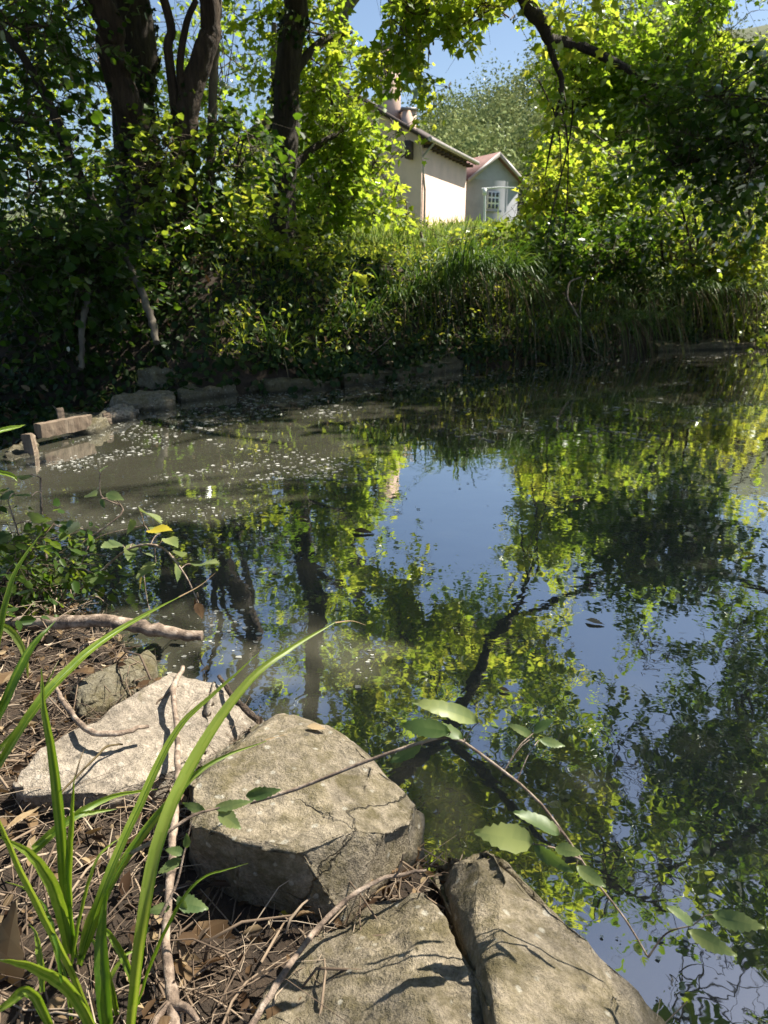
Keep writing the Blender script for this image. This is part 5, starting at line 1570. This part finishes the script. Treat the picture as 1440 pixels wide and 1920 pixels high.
# ------------------------------------------------------------------ sedge in the foreground, blade by blade
def blade_plant(label, base, specs):
    t = thing('sedge_plant', base, label, 'sedge')
    for pts, w, tint, tip in specs:
        p = smooth_path([A(*q) for q in pts], 34)
        p = p + np.cumsum(R.normal(size=p.shape), 0) * 0.00025
        g = Geo()
        tt = np.linspace(0, 1, 34)
        prof = np.minimum(1, 0.7 + tt * 1.2) * np.clip((1 - tt) * 1.9, 0.04, 1) ** 0.75
        ribbon(g, p[None], np.array([w * 0.74]), np.array([tint]), 0.30, 0.18, prof, 7, 0.28, np.array([0.12, -0.85, 0.5]))
        b_ = g.obj('blade', M['sedge'], t, True)
        if tip:
            q = smooth_path([A(*x) for x in tip], 8)
            g = Geo()
            ribbon(g, q[None], np.array([w * 0.22]), np.array([0.8]), 0.3, 0.0, np.linspace(1, .2, 8))
            g.obj('dry_tip', M['brown_leaf'], b_, True)
    return t


EXTRA = []
for k in range(9):
    bx, by = random.uniform(70, 260), random.uniform(1800, 1960)
    ang = random.uniform(-1.15, 0.95)
    hh = random.uniform(130, 380)
    Y0 = 0.575 + random.uniform(-.02, .04)
    sx = math.sin(ang) * hh * 0.8
    EXTRA.append(([(bx, by, Y0), (bx + sx * .25, by - hh * .42, Y0 + .015), (bx + sx * .62, by - hh * .78, Y0 + .035), (bx + sx * 1.15, by - hh * (1 - .12 * abs(ang)), Y0 + .06)], random.uniform(.005, .012), random.uniform(.3, .9), None))
blade_plant('large bright sedge plant at the lower edge, blades arching over the stones', A(150, 1850, .58), [
    ([(240, 1960, .56), (262, 1760, .58), (300, 1560, .63), (370, 1410, .70), (470, 1275, .78), (560, 1208, .85), (632, 1166, .90)], .019, .72, [(630, 1167, .9), (660, 1164, .92), (686, 1172, .93)]),
    ([(140, 1800, .60), (118, 1640, .60), (104, 1480, .62), (84, 1340, .64), (78, 1258, .66)], .016, .42, None),
    ([(134, 1790, .60), (128, 1680, .60), (132, 1560, .61), (141, 1455, .62)], .012, .62, [(141, 1457, .62), (150, 1425, .63), (158, 1405, .64)]),
    ([(148, 1810, .60), (195, 1660, .62), (265, 1500, .68), (330, 1370, .74), (400, 1300, .78), (484, 1222, .83)], .013, .55, [(483, 1223, .83), (487, 1215, .83)]),
    ([(150, 1800, .60), (215, 1640, .64), (300, 1520, .70), (390, 1430, .76), (500, 1386, .82)], .014, .45, [(498, 1387, .82), (540, 1376, .84)]),
    ([(60, 1600, .60), (120, 1545, .62), (200, 1500, .66), (296, 1482, .70)], .012, .55, None),
    ([(60, 1590, .60), (140, 1532, .63), (220, 1514, .66)], .010, .75, [(219, 1514, .66), (262, 1511, .68)]),
    ([(132, 1790, .60), (112, 1690, .59), (70, 1610, .58), (5, 1564, .56)], .017, .66, None),
    ([(190, 1960, .57), (130, 1820, .58), (60, 1680, .57), (0, 1550, .56), (-30, 1480, .56)], .010, .8, None),
    ([(190, 1960, .55), (130, 1860, .56), (60, 1815, .55), (-10, 1796, .53)], .022, .7, None),
    ([(205, 1970, .55), (190, 1850, .57), (186, 1760, .59), (196, 1670, .61)], .022, .12, None),
    ([(110, 1960, .55), (60, 1860, .56), (20, 1880, .55), (-30, 1920, .54)], .015, .6, None),
    ([(150, 1790, .60), (170, 1720, .61), (210, 1640, .63), (235, 1600, .64)], .010, .85, None)] + EXTRA)
blade_plant('sedge blades rising at the picture edge beside the pale slab', A(-20, 1450, .8), [
    ([(-30, 1480, .78), (60, 1330, .82), (150, 1232, .90), (240, 1170, .98), (338, 1118, 1.05)], .017, .5, [(336, 1119, 1.05), (375, 1098, 1.08), (404, 1074, 1.1)]),
    ([(-30, 1400, .80), (20, 1290, .82), (60, 1210, .86), (102, 1166, .9)], .018, .3, None),
    ([(-20, 1300, .9), (5, 1160, .92), (30, 1070, .95), (80, 995, 1.0)], .012, .45, None),
    ([(-20, 1160, .95), (20, 1185, .95), (45, 1230, .93), (52, 1275, .92)], .014, .6, None),
    ([(-30, 1440, .8), (30, 1370, .82), (70, 1320, .84), (110, 1240, .86)], .010, .65, None),
    ([(-20, 880, 1.3), (20, 890, 1.3), (34, 900, 1.3)], .012, .4, None),
    ([(-30, 815, 1.3), (20, 803, 1.35), (48, 799, 1.4)], .012, .6, None)])

# ------------------------------------------------------------------ single dead leaves
def dead_leaf(label, pos, tip, wid, tint, nr, mat='brown_leaf', curl=0.4, group='large dead leaves'):
    g = Geo()
    pos = np.asarray(pos, float)
    d = np.asarray(tip, float) - pos
    toothed(g, np.zeros(3), d, nr, np.linalg.norm(d), wid, 7, tint, curl, 0.3)
    o = g.obj('dead_leaf', M[mat], None, True)
    o.location = pos
    return tag(o, label, 'leaf', group)


dead_leaf('large brown heart shaped dead leaf below the boulder', G(372, 1728, .15), G(425, 1845, .10), .95, .42, FACE)
dead_leaf('curled tan strap shaped dead leaf beside the long stick', G(330, 1765, .16), G(408, 1870, .11), .26, .85, FACE)
dead_leaf('orange dead leaf standing at the lower left edge', G(6, 1900, .12), A(-2, 1735, .62), .35, .75, FACE)
dead_leaf('rusty leaf lying on the mossy stone', G(178, 1262, .19), G(130, 1252, .19), .5, .4, UP)
dead_leaf('small yellow dead leaf in the hollow before the boulder', G(520, 1722, .13), G(565, 1712, .13), .6, .8, FACE, 'yellow_leaf')
dead_leaf('bright yellow dead scrap beside the twig below the boulder', G(478, 1868, .13), G(488, 1828, .13), .6, .5, FACE, 'yellow_leaf')
dead_leaf('brown dead leaf at the foot of the boulder', G(585, 1700, .11), G(540, 1690, .12), .6, .35, FACE)
dead_leaf('orange brown leaf in the litter at the left edge', G(2, 1285, .2), G(22, 1245, .2), .6, .6, FACE)
dead_leaf('long tan dead sedge leaf beside the slab corner', G(5, 1562, .2), G(85, 1490, .2), .14, .9, UP)

for px, py, dx, dy, mt, tint, lab in [(660, 995, 42, 4, 'brown_leaf', .45, 'reddish brown leaf floating in mid pond'), (1392, 1040, 28, -2, 'yellow_leaf', .6, 'yellow leaf floating alone near the picture edge'),
                                      (1068, 935, 26, -4, 'brown_leaf', .8, 'tan leaf floating beyond mid pond'), (1098, 1162, 36, 8, 'brown_leaf', .95, 'pale curled leaf floating on the blue reflection'),
                                      (935, 1290, 22, 6, 'brown_leaf', .55, 'orange brown leaf floating on the olive reflection'), (562, 968, 18, 6, 'brown_leaf', .6, 'small brown leaf floating on the dark green water'),
                                      (1004, 682, 22, 2, 'yellow_leaf', .8, 'yellow green leaf floating against the far bank'), (575, 1362, 36, 4, 'brown_leaf', .95, 'pale pinkish scrap lying on the boulder top edge')]:
    z = 0.006 if 'boulder' not in lab else 0.24
    dead_leaf(lab, G(px, py, z), G(px + dx, py + dy, z), .55, tint, UP, mt, 0.1, 'floating leaves' if z < .1 else 'large dead leaves')

# ------------------------------------------------------------------ scum and foam flecks on the water
M['scum'] = leaf_mat('pale_scum', [(0.09, 0.09, 0.075), (0.36, 0.36, 0.32), (0.7, 0.7, 0.66)], [(0.2, 0.2, 0.18), (0.3, 0.3, 0.28), (0.4, 0.4, 0.38)], 0.2, 0.03)
g = Geo()


def flecks(n, px0, px1, py0, py1, s0, s1, thr, tint_lo=0.2, tint_hi=1.0, z=0.003):
    px, py = R.uniform(px0, px1, n), R.uniform(py0, py1, n)
    P2 = np.array([G(a, b, z) for a, b in zip(px, py)])
    st_ = np.stack([(P2[:, 0] * 0.8 + P2[:, 1] * 0.6) * 0.25, (P2[:, 1] * 0.8 - P2[:, 0] * 0.6) * 1.6, P2[:, 0] * 0], 1)
    k = (wob(st_, 1.5) + 0.55 * wob(P2, 3.5) + 0.2 * R.normal(size=n) > thr - 0.12) & (pond_dist(P2[:, :2]) < -0.03)
    P2 = P2[k]
    n = len(P2)
    K = 7
    a = np.linspace(0, 2 * PI, K, endpoint=False)[None] + R.uniform(0, 6, (n, 1))
    r = (s0 + (s1 - s0) * R.uniform(0, 1, n) ** 2.5)[:, None] * R.uniform(0.55, 1.2, (n, K))
    v = P2[:, None] + np.stack([np.cos(a) * r * 1.25, np.sin(a) * r, a * 0], -1)
    f = (np.arange(n) * K)[:, None] + np.arange(K)[None]
    g.add(v.reshape(-1, 3), f, K, R.uniform(tint_lo, tint_hi, n))


flecks(5600, 0, 720, 735, 900, .0025, .012, 0.2, .1, .95)
flecks(1100, 0, 500, 850, 1050, .002, .008, 0.2, .1, .95)
flecks(700, 250, 700, 950, 1350, .002, .009, 0.25, .2, .8)
flecks(5200, 350, 1440, 665, 830, .004, .020, 0.3, 0.0, .7)
flecks(320, 600, 1440, 830, 1150, .002, .009, 0.4, .2, .55)
flecks(110, 750, 1440, 1150, 1920, .002, .006, 0.4, .5, .9)
tag(g.obj('floating_scum', M['scum']), 'pale flecks of scum drifting on the pond', 'scum', kind='stuff')
